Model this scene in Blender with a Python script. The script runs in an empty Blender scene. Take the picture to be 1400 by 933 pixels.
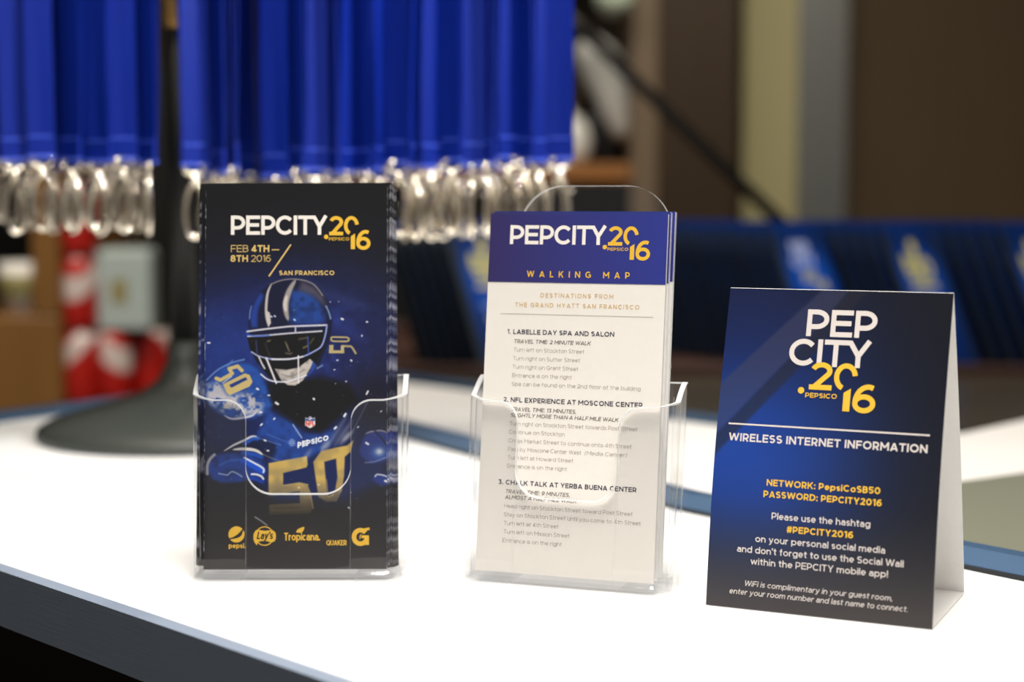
import bpy, math, random
import numpy as np
from mathutils import Vector, Matrix

sc = bpy.context.scene
COL = sc.collection
PI = math.pi
random.seed(7)
RNG = np.random.default_rng(7)

# ------------------------------------------------------------------ camera, world, lights, exposure
CAM_H = 0.21147
FOC = 2280.0
cam_d = bpy.data.cameras.new('camera')
cam = bpy.data.objects.new('camera', cam_d)
COL.objects.link(cam)
cam.location = (0, 0, CAM_H)
cam.rotation_euler = (PI / 2 - 0.08559, 0, 0)
cam_d.sensor_width = 36.0
cam_d.sensor_fit = 'HORIZONTAL'
cam_d.lens = FOC / 1400 * 36
cam_d.clip_start = 0.02
cam_d.dof.use_dof = True
cam_d.dof.focus_distance = 0.885
cam_d.dof.aperture_fstop = 3.9
cam_d.dof.aperture_blades = 0
sc.camera = cam
sc.cycles.transparent_max_bounces = 20
sc.cycles.use_denoising = True

sc.view_settings.view_transform = 'Standard'
sc.view_settings.look = 'None'
sc.view_settings.gamma = 1
sc.view_settings.exposure = 0.68
sc.view_settings.use_curve_mapping = False

world = bpy.data.worlds.new('world')
sc.world = world
world.use_nodes = True
world.node_tree.nodes['Background'].inputs[0].default_value = (1.0, 0.96, 0.9, 1)
world.node_tree.nodes['Background'].inputs[1].default_value = 0.20


def lamp(name, loc, aim, power, sx, sy=None, color=(1, 1, 1), spread=180, shape=None):
    d = bpy.data.lights.new(name, 'AREA')
    d.energy = power
    d.color = color
    d.shape = shape or ('RECTANGLE' if sy else 'DISK')
    d.size = sx
    if sy:
        d.size_y = sy
    d.spread = math.radians(spread)
    o = bpy.data.objects.new(name, d)
    COL.objects.link(o)
    o.location = loc
    o.rotation_euler = (Vector(aim) - Vector(loc)).to_track_quat('-Z', 'Y').to_euler()
    return o


lamp('key_ceiling_light', (0.06, 0.60, 1.6), (0.06, 0.90, 0.0), 6.6, 0.5, 0.4, (1, 0.965, 0.915), 95)
lamp('added_front_light', (0.9, -0.7, 1.55), (0.0, 1.1, 0.2), 0.35, 0.3, 0.3, (1, 0.95, 0.88), 60)  # unseen lamp at right front, added as a weak accent
lamp('added_rear_light', (0.5, 2.2, 1.65), (0.55, 3.6, 0.1), 5.5, 0.8, 0.4, (1, 0.9, 0.76), 110)  # unseen lamp added to brighten the background
lamp('added_lanyard_light', (1.35, 0.55, 1.35), (-0.15, 1.38, 0.45), 1.1, 0.12, None, (0.96, 0.97, 1.0), 34)  # unseen lamp added to brighten the ribbons that face right
lamp('added_middle_light', (0.35, 1.75, 1.66), (0.15, 1.55, 0.0), 2.2, 0.5, 0.3, (1, 0.95, 0.88), 90)  # unseen lamp added to lift the white panel behind the rail
lamp('added_rear_left_light', (-0.8, 1.9, 1.65), (-0.7, 2.9, 0.0), 3.6, 0.5, 0.4, (1, 0.93, 0.82), 90)  # unseen lamp added to brighten the far left background
for i, (x, y, p) in enumerate([(-1.0, 0.9, 0.7), (-0.45, 0.75, 0.6), (0.3, 0.9, 0.6), (-0.75, 1.5, 1.0),
                               (0.1, 1.65, 1.0), (0.8, 1.7, 1.0), (-0.1, 2.3, 1.4)]):
    lamp('added_glint_light', (x, y, 1.66), (x, y + 0.05, 0), p, 0.032, None, (1, 0.86, 0.66), 130)  # small unseen lamps added to put glints on the metal hooks


# ------------------------------------------------------------------ materials
def s2l(c):
    c = np.asarray(c, dtype=float)
    return np.where(c <= 0.04045, c / 12.92, ((c + 0.055) / 1.055) ** 2.4)


def rgb(r, g, b):
    return tuple(float(v) for v in s2l(np.array([r, g, b]) / 255.0)) + (1.0,)


def newmat(name):
    m = bpy.data.materials.new(name)
    m.use_nodes = True
    nt = m.node_tree
    return m, nt, nt.nodes['Principled BSDF']


def mat(name, col, rough=0.5, metal=0.0, spec=0.5, noise=0.0, nscale=60.0, bump=0.0, stretch=None, sheen=0.0):
    m, nt, b = newmat(name)
    b.inputs['Roughness'].default_value = rough
    b.inputs['Metallic'].default_value = metal
    b.inputs['Specular IOR Level'].default_value = spec
    if sheen:
        b.inputs['Sheen Weight'].default_value = sheen
    b.inputs['Base Color'].default_value = col
    if noise or bump:
        tc = nt.nodes.new('ShaderNodeTexCoord')
        mp = nt.nodes.new('ShaderNodeMapping')
        if stretch:
            mp.inputs['Scale'].default_value = stretch
        nz = nt.nodes.new('ShaderNodeTexNoise')
        nz.inputs['Scale'].default_value = nscale
        nz.inputs['Detail'].default_value = 4
        nt.links.new(tc.outputs['Object'], mp.inputs['Vector'])
        nt.links.new(mp.outputs['Vector'], nz.inputs['Vector'])
        if noise:
            mx = nt.nodes.new('ShaderNodeMix')
            mx.data_type = 'RGBA'
            mx.inputs[6].default_value = tuple(c * (1 - noise) for c in col[:3]) + (1,)
            mx.inputs[7].default_value = tuple(min(1, c * (1 + noise)) for c in col[:3]) + (1,)
            nt.links.new(nz.outputs['Fac'], mx.inputs[0])
            nt.links.new(mx.outputs[2], b.inputs['Base Color'])
        if bump:
            bp = nt.nodes.new('ShaderNodeBump')
            bp.inputs['Strength'].default_value = bump
            bp.inputs['Distance'].default_value = 0.001
            nt.links.new(nz.outputs['Fac'], bp.inputs['Height'])
            nt.links.new(bp.outputs['Normal'], b.inputs['Normal'])
    return m


def print_mat(name, rough=0.4, spec=0.5):
    m, nt, b = newmat(name)
    at = nt.nodes.new('ShaderNodeAttribute')
    at.attribute_name = 'Col'
    nt.links.new(at.outputs['Color'], b.inputs['Base Color'])
    b.inputs['Roughness'].default_value = rough
    b.inputs['Specular IOR Level'].default_value = spec
    return m


def acrylic_mat(name='clear_acrylic', k=0.6, base=0.035, light_scatter=0.0):
    m = bpy.data.materials.new(name)
    m.use_nodes = True
    nt = m.node_tree
    nt.nodes.clear()
    out = nt.nodes.new('ShaderNodeOutputMaterial')
    tr = nt.nodes.new('ShaderNodeBsdfTransparent')
    tr.inputs[0].default_value = (0.995, 0.997, 1.0, 1)
    gl = nt.nodes.new('ShaderNodeBsdfGlossy')
    gl.inputs['Roughness'].default_value = 0.03
    lw = nt.nodes.new('ShaderNodeLayerWeight')
    lw.inputs['Blend'].default_value = 0.5
    pw = nt.nodes.new('ShaderNodeMath')
    pw.operation = 'POWER'
    pw.inputs[1].default_value = 3.5
    ml = nt.nodes.new('ShaderNodeMath')
    ml.operation = 'MULTIPLY_ADD'
    ml.inputs[1].default_value = k
    ml.inputs[2].default_value = base
    mx = nt.nodes.new('ShaderNodeMixShader')
    nt.links.new(lw.outputs['Facing'], pw.inputs[0])
    nt.links.new(pw.outputs[0], ml.inputs[0])
    nt.links.new(ml.outputs[0], mx.inputs[0])
    nt.links.new(tr.outputs[0], mx.inputs[1])
    nt.links.new(gl.outputs[0], mx.inputs[2])
    if light_scatter:
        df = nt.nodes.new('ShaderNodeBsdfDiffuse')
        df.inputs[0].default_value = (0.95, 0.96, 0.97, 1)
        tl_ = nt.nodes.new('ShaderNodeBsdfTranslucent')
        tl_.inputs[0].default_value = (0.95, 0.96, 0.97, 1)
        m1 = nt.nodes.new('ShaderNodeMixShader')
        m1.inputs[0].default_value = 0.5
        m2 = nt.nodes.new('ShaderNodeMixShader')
        m2.inputs[0].default_value = light_scatter
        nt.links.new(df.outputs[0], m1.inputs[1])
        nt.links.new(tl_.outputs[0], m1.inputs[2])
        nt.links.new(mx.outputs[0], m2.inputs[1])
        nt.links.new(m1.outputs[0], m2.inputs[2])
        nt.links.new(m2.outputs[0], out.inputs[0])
    else:
        nt.links.new(mx.outputs[0], out.inputs[0])
    return m


def speckle_mat():
    m, nt, b = newmat('worn_dark_printed_edge')
    tc = nt.nodes.new('ShaderNodeTexCoord')
    nz = nt.nodes.new('ShaderNodeTexNoise')
    nz.inputs['Scale'].default_value = 420
    nz.inputs['Detail'].default_value = 5
    cr = nt.nodes.new('ShaderNodeValToRGB')
    cr.color_ramp.elements[0].position = .46
    cr.color_ramp.elements[0].color = rgb(30, 32, 52)
    cr.color_ramp.elements[1].position = .60
    cr.color_ramp.elements[1].color = rgb(214, 212, 220)
    nt.links.new(tc.outputs['Object'], nz.inputs['Vector'])
    nt.links.new(nz.outputs['Fac'], cr.inputs[0])
    nt.links.new(cr.outputs[0], b.inputs['Base Color'])
    b.inputs['Roughness'].default_value = .6
    return m


M = {}
M['acrylic'] = acrylic_mat()
M['acrylic_low'] = acrylic_mat('clear_acrylic_foot', 0.22, 0.02, 0.07)  # some white diffuse mixed in to imitate light scattered in floor and feet
M['acrylic_edge'] = mat('acrylic_cut_edge', (0.93, 0.94, 0.96, 1), 0.25, 0, 0.6)  # white in the colour stands for light piped to the rims
M['acrylic_edge'].node_tree.nodes['Principled BSDF'].inputs['Alpha'].default_value = 0.6
M['print'] = print_mat('printed_card', 0.32, 0.5)
M['print_satin'] = print_mat('printed_satin_card', 0.34, 0.6)
M['print_matte'] = print_mat('printed_paper', 0.6, 0.25)
M['white_paper'] = mat('white_paper', rgb(242, 240, 238), 0.6, 0, 0.25, 0.03, 400)
M['cream_paper'] = mat('cream_paper', rgb(238, 233, 226), 0.6, 0, 0.3, 0.02, 300)
M['dark_edge'] = speckle_mat()
M['ink_white'] = mat('ink_white', rgb(246, 240, 232), 0.5, 0, 0.3)
M['ink_gold'] = mat('ink_gold', rgb(238, 190, 62), 0.5, 0, 0.3, 0.08, 120)
M['ink_pale_gold'] = mat('ink_pale_gold', rgb(228, 196, 120), 0.5, 0, 0.3)
M['ink_tan'] = mat('ink_tan', rgb(214, 178, 112), 0.6, 0, 0.2)
M['ink_navy'] = mat('ink_navy', rgb(34, 30, 62), 0.6, 0, 0.2)
M['ink_brown'] = mat('ink_brown', rgb(92, 78, 72), 0.6, 0, 0.2)
M['ink_grey'] = mat('ink_grey', rgb(166, 156, 148), 0.6, 0, 0.2)
M['ink_rule'] = mat('ink_rule', rgb(190, 180, 172), 0.6, 0, 0.2)
M['ink_black'] = mat('ink_black', rgb(30, 30, 34), 0.5, 0, 0.3)
M['tent_white'] = mat('ink_tent_white', rgb(220, 212, 207), 0.5, 0, 0.3)
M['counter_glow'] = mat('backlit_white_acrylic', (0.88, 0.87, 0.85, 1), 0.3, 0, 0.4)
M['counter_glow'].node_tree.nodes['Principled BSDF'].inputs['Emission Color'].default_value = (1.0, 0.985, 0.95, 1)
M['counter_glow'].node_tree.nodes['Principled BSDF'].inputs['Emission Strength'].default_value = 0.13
M['counter_white'] = mat('white_solid_surface', (0.9, 0.885, 0.86, 1), 0.32, 0, 0.4, 0.01, 30)
M['metal_trim'] = mat('brushed_metal_trim', rgb(158, 172, 192), 0.45, 0.3, 0.5, 0.06, 40, 0.08, (1, 1, 30))
M['metal_blue'] = mat('blue_grey_metal_rail', rgb(76, 106, 140), 0.38, 0.5, 0.5, 0.05, 40)
M['black_gap'] = mat('dark_gap_rubber', rgb(24, 28, 34), 0.6)
M['black_panel'] = mat('black_panel', rgb(22, 21, 20), 0.5, 0, 0.4, 0.15, 20)
M['dark_top'] = mat('dark_glossy_top', rgb(66, 60, 50), 0.25, 0, 0.5, 0.12, 8, 0, (1, 12, 1))
M['grey_glass'] = mat('grey_green_laminate', rgb(126, 128, 112), 0.3, 0, 0.5, 0.03, 12)
M['black_coat'] = mat('black_powder_coat', rgb(24, 25, 23), 0.5, 0, 0.4, 0.1, 300)
M['iron'] = mat('grey_black_powder_coat', rgb(62, 66, 62), 0.45, 0, 0.5, 0.1, 300, 0.1)
M['brass'] = mat('brass', rgb(222, 176, 98), 0.38, 0.4)
M['nickel'] = mat('warm_nickel', (0.92, 0.84, 0.70, 1), 0.13, 1.0)
M['ribbon'] = mat('royal_blue_satin', (0.001, 0.013, 0.20, 1), 0.5, 0, 0.2, 0.4, 40, 0.25, (1, 1, 0.15))
M['ribbon_fold'] = mat('royal_blue_stitching', (0.05, 0.10, 0.60, 1), 0.45, 0, 0.35, 0.2, 200)
M['tray_wood'] = mat('dark_red_brown_wood', rgb(66, 44, 38), 0.45, 0, 0.4, 0.25, 10, 0, (1, 14, 14))
M['oak'] = mat('golden_brown_wood', rgb(132, 92, 44), 0.5, 0, 0.4, 0.18, 6, 0, (14, 14, 1))
M['shelf_board'] = mat('orange_brown_board', rgb(150, 100, 52), 0.5, 0, 0.4, 0.18, 6, 0, (1, 14, 14))
M['shelf_edge'] = mat('taupe_wood_edge', rgb(112, 96, 78), 0.5, 0, 0.4, 0.1, 6)
M['walnut'] = mat('dark_walnut', rgb(54, 40, 24), 0.5, 0, 0.35, 0.3, 5, 0, (12, 12, 1))
M['wall_brown'] = mat('brown_wall_panel', rgb(112, 94, 70), 0.6, 0, 0.3, 0.1, 4, 0, (10, 1, 1))
M['cream_wall'] = mat('cream_column', rgb(206, 198, 150), 0.6, 0, 0.3, 0.04, 5)
M['steel'] = mat('grey_steel', rgb(140, 142, 140), 0.4, 0.6, 0.5, 0.06, 8, 0, (1, 1, 14))
M['floor'] = mat('dark_carpet', rgb(60, 52, 46), 0.95, 0, 0.1, 0.3, 200)
M['ceiling'] = mat('ceiling_plaster', rgb(74, 68, 60), 0.9, 0, 0.1, 0.04, 20)
M['can_metal'] = mat('can_aluminium', (0.8, 0.8, 0.8, 1), 0.25, 1.0)
M['white_gloss'] = mat('white_gloss', rgb(225, 226, 222), 0.25, 0, 0.5, 0.03, 10)
M['white_box'] = mat('white_carton', rgb(180, 194, 192), 0.5, 0, 0.4, 0.05, 10)
M['olive'] = mat('olive_label', rgb(150, 140, 90), 0.6)
M['black_gloss'] = mat('black_gloss', rgb(16, 16, 17), 0.25, 0, 0.5, 0.1, 10)


# ------------------------------------------------------------------ object helpers
def link(name, me, parent=None, loc=None, rot=None):
    o = bpy.data.objects.new(name, me)
    COL.objects.link(o)
    if parent:
        o.parent = parent
    if loc is not None:
        o.location = loc
    if rot is not None:
        o.rotation_euler = rot
    return o


def tag(o, label=None, cat=None, group=None, kind=None):
    if label:
        o['label'] = label
    if cat:
        o['category'] = cat
    if group:
        o['group'] = group
    if kind:
        o['kind'] = kind
    return o


def empty(name, loc=(0, 0, 0), rz=0.0, label=None, cat=None, group=None):
    o = bpy.data.objects.new(name, None)
    o.empty_display_size = 0.02
    COL.objects.link(o)
    o.location = loc
    o.rotation_euler = (0, 0, rz)
    return tag(o, label, cat, group)


def copy_tree(o, parent=None):
    c = o.copy()
    COL.objects.link(c)
    if parent:
        c.parent = parent
    for ch in list(o.children):
        copy_tree(ch, c)
    return c


class MB:
    """collects polygons; build() links them as one mesh object"""

    def __init__(self):
        self.v = []
        self.f = []
        self.mi = []
        self.sm = []

    def add(self, vs, fs, mi=0, smooth=False):
        n = len(self.v)
        self.v += [tuple(map(float, p)) for p in vs]
        for f in fs:
            self.f.append([n + i for i in f])
            self.mi.append(mi)
            self.sm.append(smooth)
        return self

    def box(self, x0, x1, y0, y1, z0, z1, mi=0, bev=0.0):
        if bev <= 0:
            vs = [(x, y, z) for z in (z0, z1) for y in (y0, y1) for x in (x0, x1)]
            fs = [(0, 2, 3, 1), (4, 5, 7, 6), (0, 1, 5, 4), (2, 6, 7, 3), (0, 4, 6, 2), (1, 3, 7, 5)]
            return self.add(vs, fs, mi)
        b = bev
        loops = []
        for z, i in ((z0, b), (z0 + b, 0), (z1 - b, 0), (z1, b)):
            c = []
            for (cx, cy, a0) in ((x1 - b, y1 - b, 0), (x0 + b, y1 - b, 90), (x0 + b, y0 + b, 180), (x1 - b, y0 + b, 270)):
                for k in range(3):
                    a = math.radians(a0 + 45 * k)
                    r = b if i == 0 else b * 0.35
                    c.append((cx + r * math.cos(a), cy + r * math.sin(a), z))
            loops.append(c)
        return self.loft(loops, True, True, mi)

    def loft(self, loops, cap0=False, cap1=False, mi=0, smooth=False, closed=True):
        n = len(loops[0])
        vs = [p for l in loops for p in l]
        fs = []
        for a in range(len(loops) - 1):
            for k in range(n if closed else n - 1):
                k2 = (k + 1) % n
                fs.append((a * n + k, a * n + k2, (a + 1) * n + k2, (a + 1) * n + k))
        self.add(vs, fs, mi, smooth)
        m = len(self.v) - len(vs)
        if cap0:
            self.f.append([m + k for k in range(n)][::-1]); self.mi.append(mi); self.sm.append(False)
        if cap1:
            self.f.append([m + (len(loops) - 1) * n + k for k in range(n)]); self.mi.append(mi); self.sm.append(False)
        return self

    def lathe(self, prof, seg=48, mi=0, c=(0, 0, 0), cap=True, smooth=True):
        loops = [[(c[0] + r * math.cos(2 * PI * k / seg), c[1] + r * math.sin(2 * PI * k / seg), c[2] + z) for k in range(seg)] for r, z in prof]
        return self.loft(loops, cap, cap, mi, smooth)

    def prism(self, pts, z0, z1, mi=0):
        n = len(pts)
        vs = [(x, y, z0) for x, y in pts] + [(x, y, z1) for x, y in pts]
        fs = [list(range(n))[::-1], [n + k for k in range(n)]] + [(k, (k + 1) % n, n + (k + 1) % n, n + k) for k in range(n)]
        return self.add(vs, fs, mi)

    def tube(self, pts, r, seg=8, mi=0, closed=False, caps=True):
        P = [Vector(p) for p in pts]
        n = len(P)
        rr = r if isinstance(r, (list, tuple)) else [r] * n
        up = None
        loops = []
        for i in range(n):
            a = P[(i - 1) % n] if closed or i > 0 else P[i]
            b = P[(i + 1) % n] if closed or i < n - 1 else P[i]
            t = (b - a).normalized()
            if up is None:
                up = t.orthogonal().normalized()
            up = (up - t * up.dot(t)).normalized()
            s = t.cross(up)
            loops.append([tuple(P[i] + (up * math.cos(2 * PI * k / seg) + s * math.sin(2 * PI * k / seg)) * rr[i]) for k in range(seg)])
        if closed:
            loops.append(loops[0])
        return self.loft(loops, caps and not closed, caps and not closed, mi, True)

    def build(self, name, mats, parent=None, loc=None, rot=None):
        me = bpy.data.meshes.new(name)
        me.from_pydata(self.v, [], self.f)
        mats = mats if isinstance(mats, (list, tuple)) else [mats]
        for m in mats:
            me.materials.append(m)
        me.polygons.foreach_set('material_index', self.mi)
        me.polygons.foreach_set('use_smooth', self.sm)
        me.update()
        return link(name, me, parent, loc, rot)


def grid_mesh(name, fn, nu, nv, colors, material, parent=None):
    """a printed sheet: fn(U, V) gives points for U,V in 0..1 (V=0 bottom), colors (nv, nu, 3) in linear rgb"""
    U, V = np.meshgrid(np.linspace(0, 1, nu), np.linspace(0, 1, nv))
    P = np.stack(fn(U, V), -1).reshape(-1, 3)
    idx = np.arange(nu * nv).reshape(nv, nu)
    Q = np.stack([idx[:-1, :-1], idx[:-1, 1:], idx[1:, 1:], idx[1:, :-1]], -1).reshape(-1, 4)
    me = bpy.data.meshes.new(name)
    me.vertices.add(len(P))
    me.vertices.foreach_set('co', P.astype(np.float32).ravel())
    me.loops.add(Q.size)
    me.loops.foreach_set('vertex_index', Q.astype(np.int32).ravel())
    me.polygons.add(len(Q))
    me.polygons.foreach_set('loop_start', (np.arange(len(Q)) * 4).astype(np.int32))
    me.update(calc_edges=True)
    at = me.color_attributes.new('Col', 'FLOAT_COLOR', 'POINT')
    C = np.concatenate([np.clip(colors, 0, 1).reshape(-1, 3), np.ones((len(P), 1))], 1)
    at.data.foreach_set('color', C.astype(np.float32).ravel())
    me.materials.append(material)
    return link(name, me, parent)


# ------------------------------------------------------------------ lettering: a geometric stroke alphabet
def arc(cx, cy, rx, ry, a0, a1, n=12):
    return [(cx + rx * math.cos(math.radians(a0 + (a1 - a0) * k / n)), cy + ry * math.sin(math.radians(a0 + (a1 - a0) * k / n))) for k in range(n + 1)]


def glyph(c, w):
    h = w / 2
    T, B = 1 - h, h
    X = 0.73
    XT = X - h
    if c == ' ':
        return 0.24, []
    if c == 'A':
        W = .88
        return W, [[(h * .9, 0), (W / 2 - h * .1, T + h * .4)], [(W - h * .9, 0), (W / 2 + h * .1, T + h * .4)], [(W * .22, .27), (W * .78, .27)]]
    if c == 'B':
        W = .72
        return W, [[(h, 0), (h, 1)], [(h, T), (W * .5, T)] + arc(W * .5, (T + .53) / 2, W * .44 - h, (T - .53) / 2, 90, -90) + [(h, .53)],
                   [(W * .5, .53)] + arc(W * .52, (.53 + B) / 2, W * .48 - h, (.53 - B) / 2, 90, -90) + [(h, B)]]
    if c == 'C':
        W = .9
        return W, [arc(W / 2 + .03, .5, W / 2 + .03 - h, .5 - h, 43, 317, 20)]
    if c == 'D':
        W = .86
        return W, [[(h, 0), (h, 1)], [(h, T), (W * .4, T)] + arc(W * .4, .5, W * .6 - h, .5 - h, 90, -90) + [(h, B)]]
    if c == 'E':
        W = .68
        return W, [[(h, 0), (h, 1)], [(h, T), (W, T)], [(h, .51), (W * .93, .51)], [(h, B), (W, B)]]
    if c == 'F':
        W = .66
        return W, [[(h, 0), (h, 1)], [(h, T), (W, T)], [(h, .48), (W * .93, .48)]]
    if c == 'G':
        W = .92
        return W, [arc(W / 2, .5, W / 2 - h, .5 - h, 45, 312, 20) + [(W - h * 1.2, .2), (W - h * 1.2, .47)], [(W * .54, .47), (W - h * .2, .47)]]
    if c == 'H':
        W = .82
        return W, [[(h, 0), (h, 1)], [(W - h, 0), (W - h, 1)], [(h, .51), (W - h, .51)]]
    if c == 'I':
        return w, [[(h, 0), (h, 1)]]
    if c == 'J':
        W = .6
        return W, [[(W - h, 1), (W - h, .3)] + arc(W / 2, .3, W / 2 - h, .3 - h, 0, -140)]
    if c == 'K':
        W = .8
        return W, [[(h, 0), (h, 1)], [(W - h, 1), (h, .34)], [(W * .42, .58), (W - h * .8, 0)]]
    if c == 'L':
        W = .6
        return W, [[(h, 0), (h, 1)], [(h, B), (W, B)]]
    if c == 'M':
        W = .98
        return W, [[(h, 0), (h, 1)], [(W - h, 0), (W - h, 1)], [(h, 1 - h * .8), (W / 2, .33)], [(W / 2, .33), (W - h, 1 - h * .8)]]
    if c == 'N':
        W = .84
        return W, [[(h, 0), (h, 1)], [(W - h, 0), (W - h, 1)], [(h, 1 - h * .6), (W - h, h * .6)]]
    if c in 'OQ':
        W = .98
        s = [arc(W / 2, .5, W / 2 - h, .5 - h, 0, 360, 28)]
        if c == 'Q':
            s.append([(W * .58, .3), (W * .95, -.02)])
        return W, s
    if c in 'PR':
        W = .72
        s = [[(h, 0), (h, 1)], [(h, T), (W * .45, T)] + arc(W * .45, (T + .36) / 2, W * .55 - h, (T - .36) / 2, 90, -90) + [(h, .36)]]
        if c == 'R':
            s.append([(W * .5, .37), (W - h * .9, 0)])
        return W, s
    if c == 'S':
        W = .7
        return W, [arc(W / 2, (T + .51) / 2, W / 2 - h, (T - .51) / 2, 35, 262) + arc(W / 2, (.51 + B) / 2, W / 2 - h, (.51 - B) / 2, 82, -148)]
    if c == 'T':
        W = .74
        return W, [[(W / 2, 0), (W / 2, 1)], [(0, T), (W, T)]]
    if c == 'U':
        W = .8
        return W, [[(h, 1)] + arc(W / 2, .4, W / 2 - h, .4 - h, 180, 360) + [(W - h, 1)]]
    if c == 'V':
        W = .84
        return W, [[(h * .9, 1), (W / 2 - h * .1, h * .6)], [(W - h * .9, 1), (W / 2 + h * .1, h * .6)]]
    if c == 'W':
        W = 1.24
        return W, [[(h * .9, 1), (W * .27, h * .5)], [(W * .27, h * .5), (W / 2, 1 - h * .5)], [(W / 2, 1 - h * .5), (W * .73, h * .5)], [(W * .73, h * .5), (W - h * .9, 1)]]
    if c == 'X':
        W = .8
        return W, [[(h, 0), (W - h, 1)], [(h, 1), (W - h, 0)]]
    if c == 'Y':
        W = .82
        return W, [[(h * .9, 1), (W / 2, .42)], [(W - h * .9, 1), (W / 2, .42)], [(W / 2, .48), (W / 2, 0)]]
    if c == 'Z':
        W = .74
        return W, [[(0, T), (W, T)], [(W - h * 1.4, T), (h * 1.4, B)], [(0, B), (W, B)]]
    if c == '0':
        W = .8
        return W, [arc(W / 2, .5, W / 2 - h, .5 - h, 0, 360, 24)]
    if c == '1':
        W = .22 + w
        return W, [[(W - h, 0), (W - h, 1)], [(W - h, T), (h * .4, .84)]]
    if c == '2':
        W = .7
        return W, [arc(W / 2, .69, W / 2 - h, .31 - h, 165, -38, 14) + [(h * 1.6, B)], [(0, B), (W, B)]]
    if c == '3':
        W = .7
        return W, [[(.05, T), (W - .12, T)], [(W - .12, T), (W * .45, .57)], [(W * .42, .58)] + arc(W / 2 - .01, .31, W / 2 - h, .31 - h, 70, -148)]
    if c == '4':
        W = .8
        return W, [[(W * .66, 0), (W * .66, 1)], [(W * .66, 1 - h), (h * 1.2, .26)], [(h * .6, .24), (W, .24)]]
    if c == '5':
        W = .7
        return W, [[(W - .06, T), (.13, T)], [(.14, 1), (.11, .52)], [(.1, .55)] + arc(W / 2 - .01, .33, W / 2 - h, .33 - h, 110, -148)]
    if c in '69':
        W = .76
        s = [arc(W / 2, .33, W / 2 - h, .33 - h, 0, 360, 22), arc(W * .66, .36, W * .66 - h, .64 - h, 68, 180)]
        if c == '9':
            s = [[(W - x, 1 - y) for x, y in p] for p in s]
        return W, s
    if c == '7':
        W = .7
        return W, [[(0, T), (W - .02, T)], [(W - h, T), (W * .3, 0)]]
    if c == '8':
        W = .74
        return W, [arc(W / 2, (T + .53) / 2, W * .44 - h, (T - .53) / 2, 0, 360, 18), arc(W / 2, (.53 + B) / 2, W / 2 - h, (.53 - B) / 2, 0, 360, 18)]
    r = .34
    if c == 'a':
        W = .62
        return W, [[(W - h, 0), (W - h, XT - .22)] + arc(W / 2, XT - .22, W / 2 - h, .22, 0, 150, 10), [(W - h, .43), (W * .45, .43)] + arc(W * .42, (.43 + B) / 2, W * .42 - h, (.43 - B) / 2, 90, 270, 10) + [(W * .6, B), (W - h, .16)]]
    if c in 'bdpq':
        W = .74
        o = arc(W / 2, X / 2, W / 2 - h, X / 2 - h, 0, 360, 22)
        x = h if c in 'bp' else W - h
        y = (0, 1) if c in 'bd' else (-.22, X)
        return W, [o, [(x, y[0]), (x, y[1])]]
    if c == 'c':
        W = .62
        return W, [arc(W / 2 + .03, X / 2, W / 2 + .03 - h, X / 2 - h, 45, 315, 16)]
    if c == 'e':
        W = .68
        return W, [[(h, X / 2), (W - h, X / 2)] + arc(W / 2, X / 2, W / 2 - h, X / 2 - h, 0, 318, 18)]
    if c == 'f':
        W = .42
        return W, [[(.12 + h, 0), (.12 + h, .78)] + arc(.12 + h + .13, .78, .13, 1 - h - .78, 180, 85, 6), [(0, XT), (W * .95, XT)]]
    if c == 'g':
        W = .74
        return W, [arc(W / 2, X / 2 + .01, W / 2 - h, X / 2 - h, 0, 360, 22), [(W - h, X), (W - h, .0)] + arc(W / 2, -.02, W / 2 - h, .2 - h, 0, -150, 10)]
    if c in 'hn':
        W = .66
        return W, [[(h, 0), (h, 1 if c == 'h' else X)], arc(W / 2, XT - .27, W / 2 - h, .27, 165, 0, 10) + [(W - h, 0)]]
    if c == 'i':
        return w, [[(h, 0), (h, X)], [(h, .98 - w * .95), (h, .99)]]
    if c == 'j':
        return w, [[(h, -.2), (h, X)], [(h, .98 - w * .95), (h, .99)]]
    if c == 'k':
        W = .64
        return W, [[(h, 0), (h, 1)], [(W - h, X), (h, .26)], [(W * .4, .45), (W - h * .7, 0)]]
    if c == 'l':
        return w, [[(h, 0), (h, 1)]]
    if c == 'm':
        W = 1.04
        a = W / 4
        return W, [[(h, 0), (h, X)], arc(a + h * .5, XT - .24, a - h * .5, .24, 165, 0, 8) + [(W / 2, 0)], arc(W / 2 + a - h * .5, XT - .24, a - h * .5, .24, 180, 0, 8) + [(W - h, 0)]]
    if c == 'o':
        W = .74
        return W, [arc(W / 2, X / 2, W / 2 - h, X / 2 - h, 0, 360, 22)]
    if c == 'r':
        W = .42
        return W, [[(h, 0), (h, X)], arc(W - .02, XT - .26, W - .02 - h, .26, 170, 88, 7)]
    if c == 's':
        W = .54
        m = .37
        return W, [arc(W / 2, (XT + m) / 2, W / 2 - h, (XT - m) / 2, 30, 260, 10) + arc(W / 2, (m + B) / 2, W / 2 - h, (m - B) / 2, 80, -150, 10)]
    if c == 't':
        W = .44
        return W, [[(.13 + h, .93), (.13 + h, .2)] + arc(.13 + h + .15, .2, .15, .2 - h, 180, 285, 6), [(0, XT), (W, XT)]]
    if c == 'u':
        W = .66
        return W, [[(W - h, 0), (W - h, X)], [(h, X)] + arc(W / 2, B + .27, W / 2 - h, .27, 180, 345, 10)]
    if c == 'v':
        W = .66
        return W, [[(h * .9, X), (W / 2, h * .5)], [(W - h * .9, X), (W / 2, h * .5)]]
    if c == 'w':
        W = 1.0
        return W, [[(h * .9, X), (W * .28, h * .5)], [(W * .28, h * .5), (W / 2, X - h * .5)], [(W / 2, X - h * .5), (W * .72, h * .5)], [(W * .72, h * .5), (W - h * .9, X)]]
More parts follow.
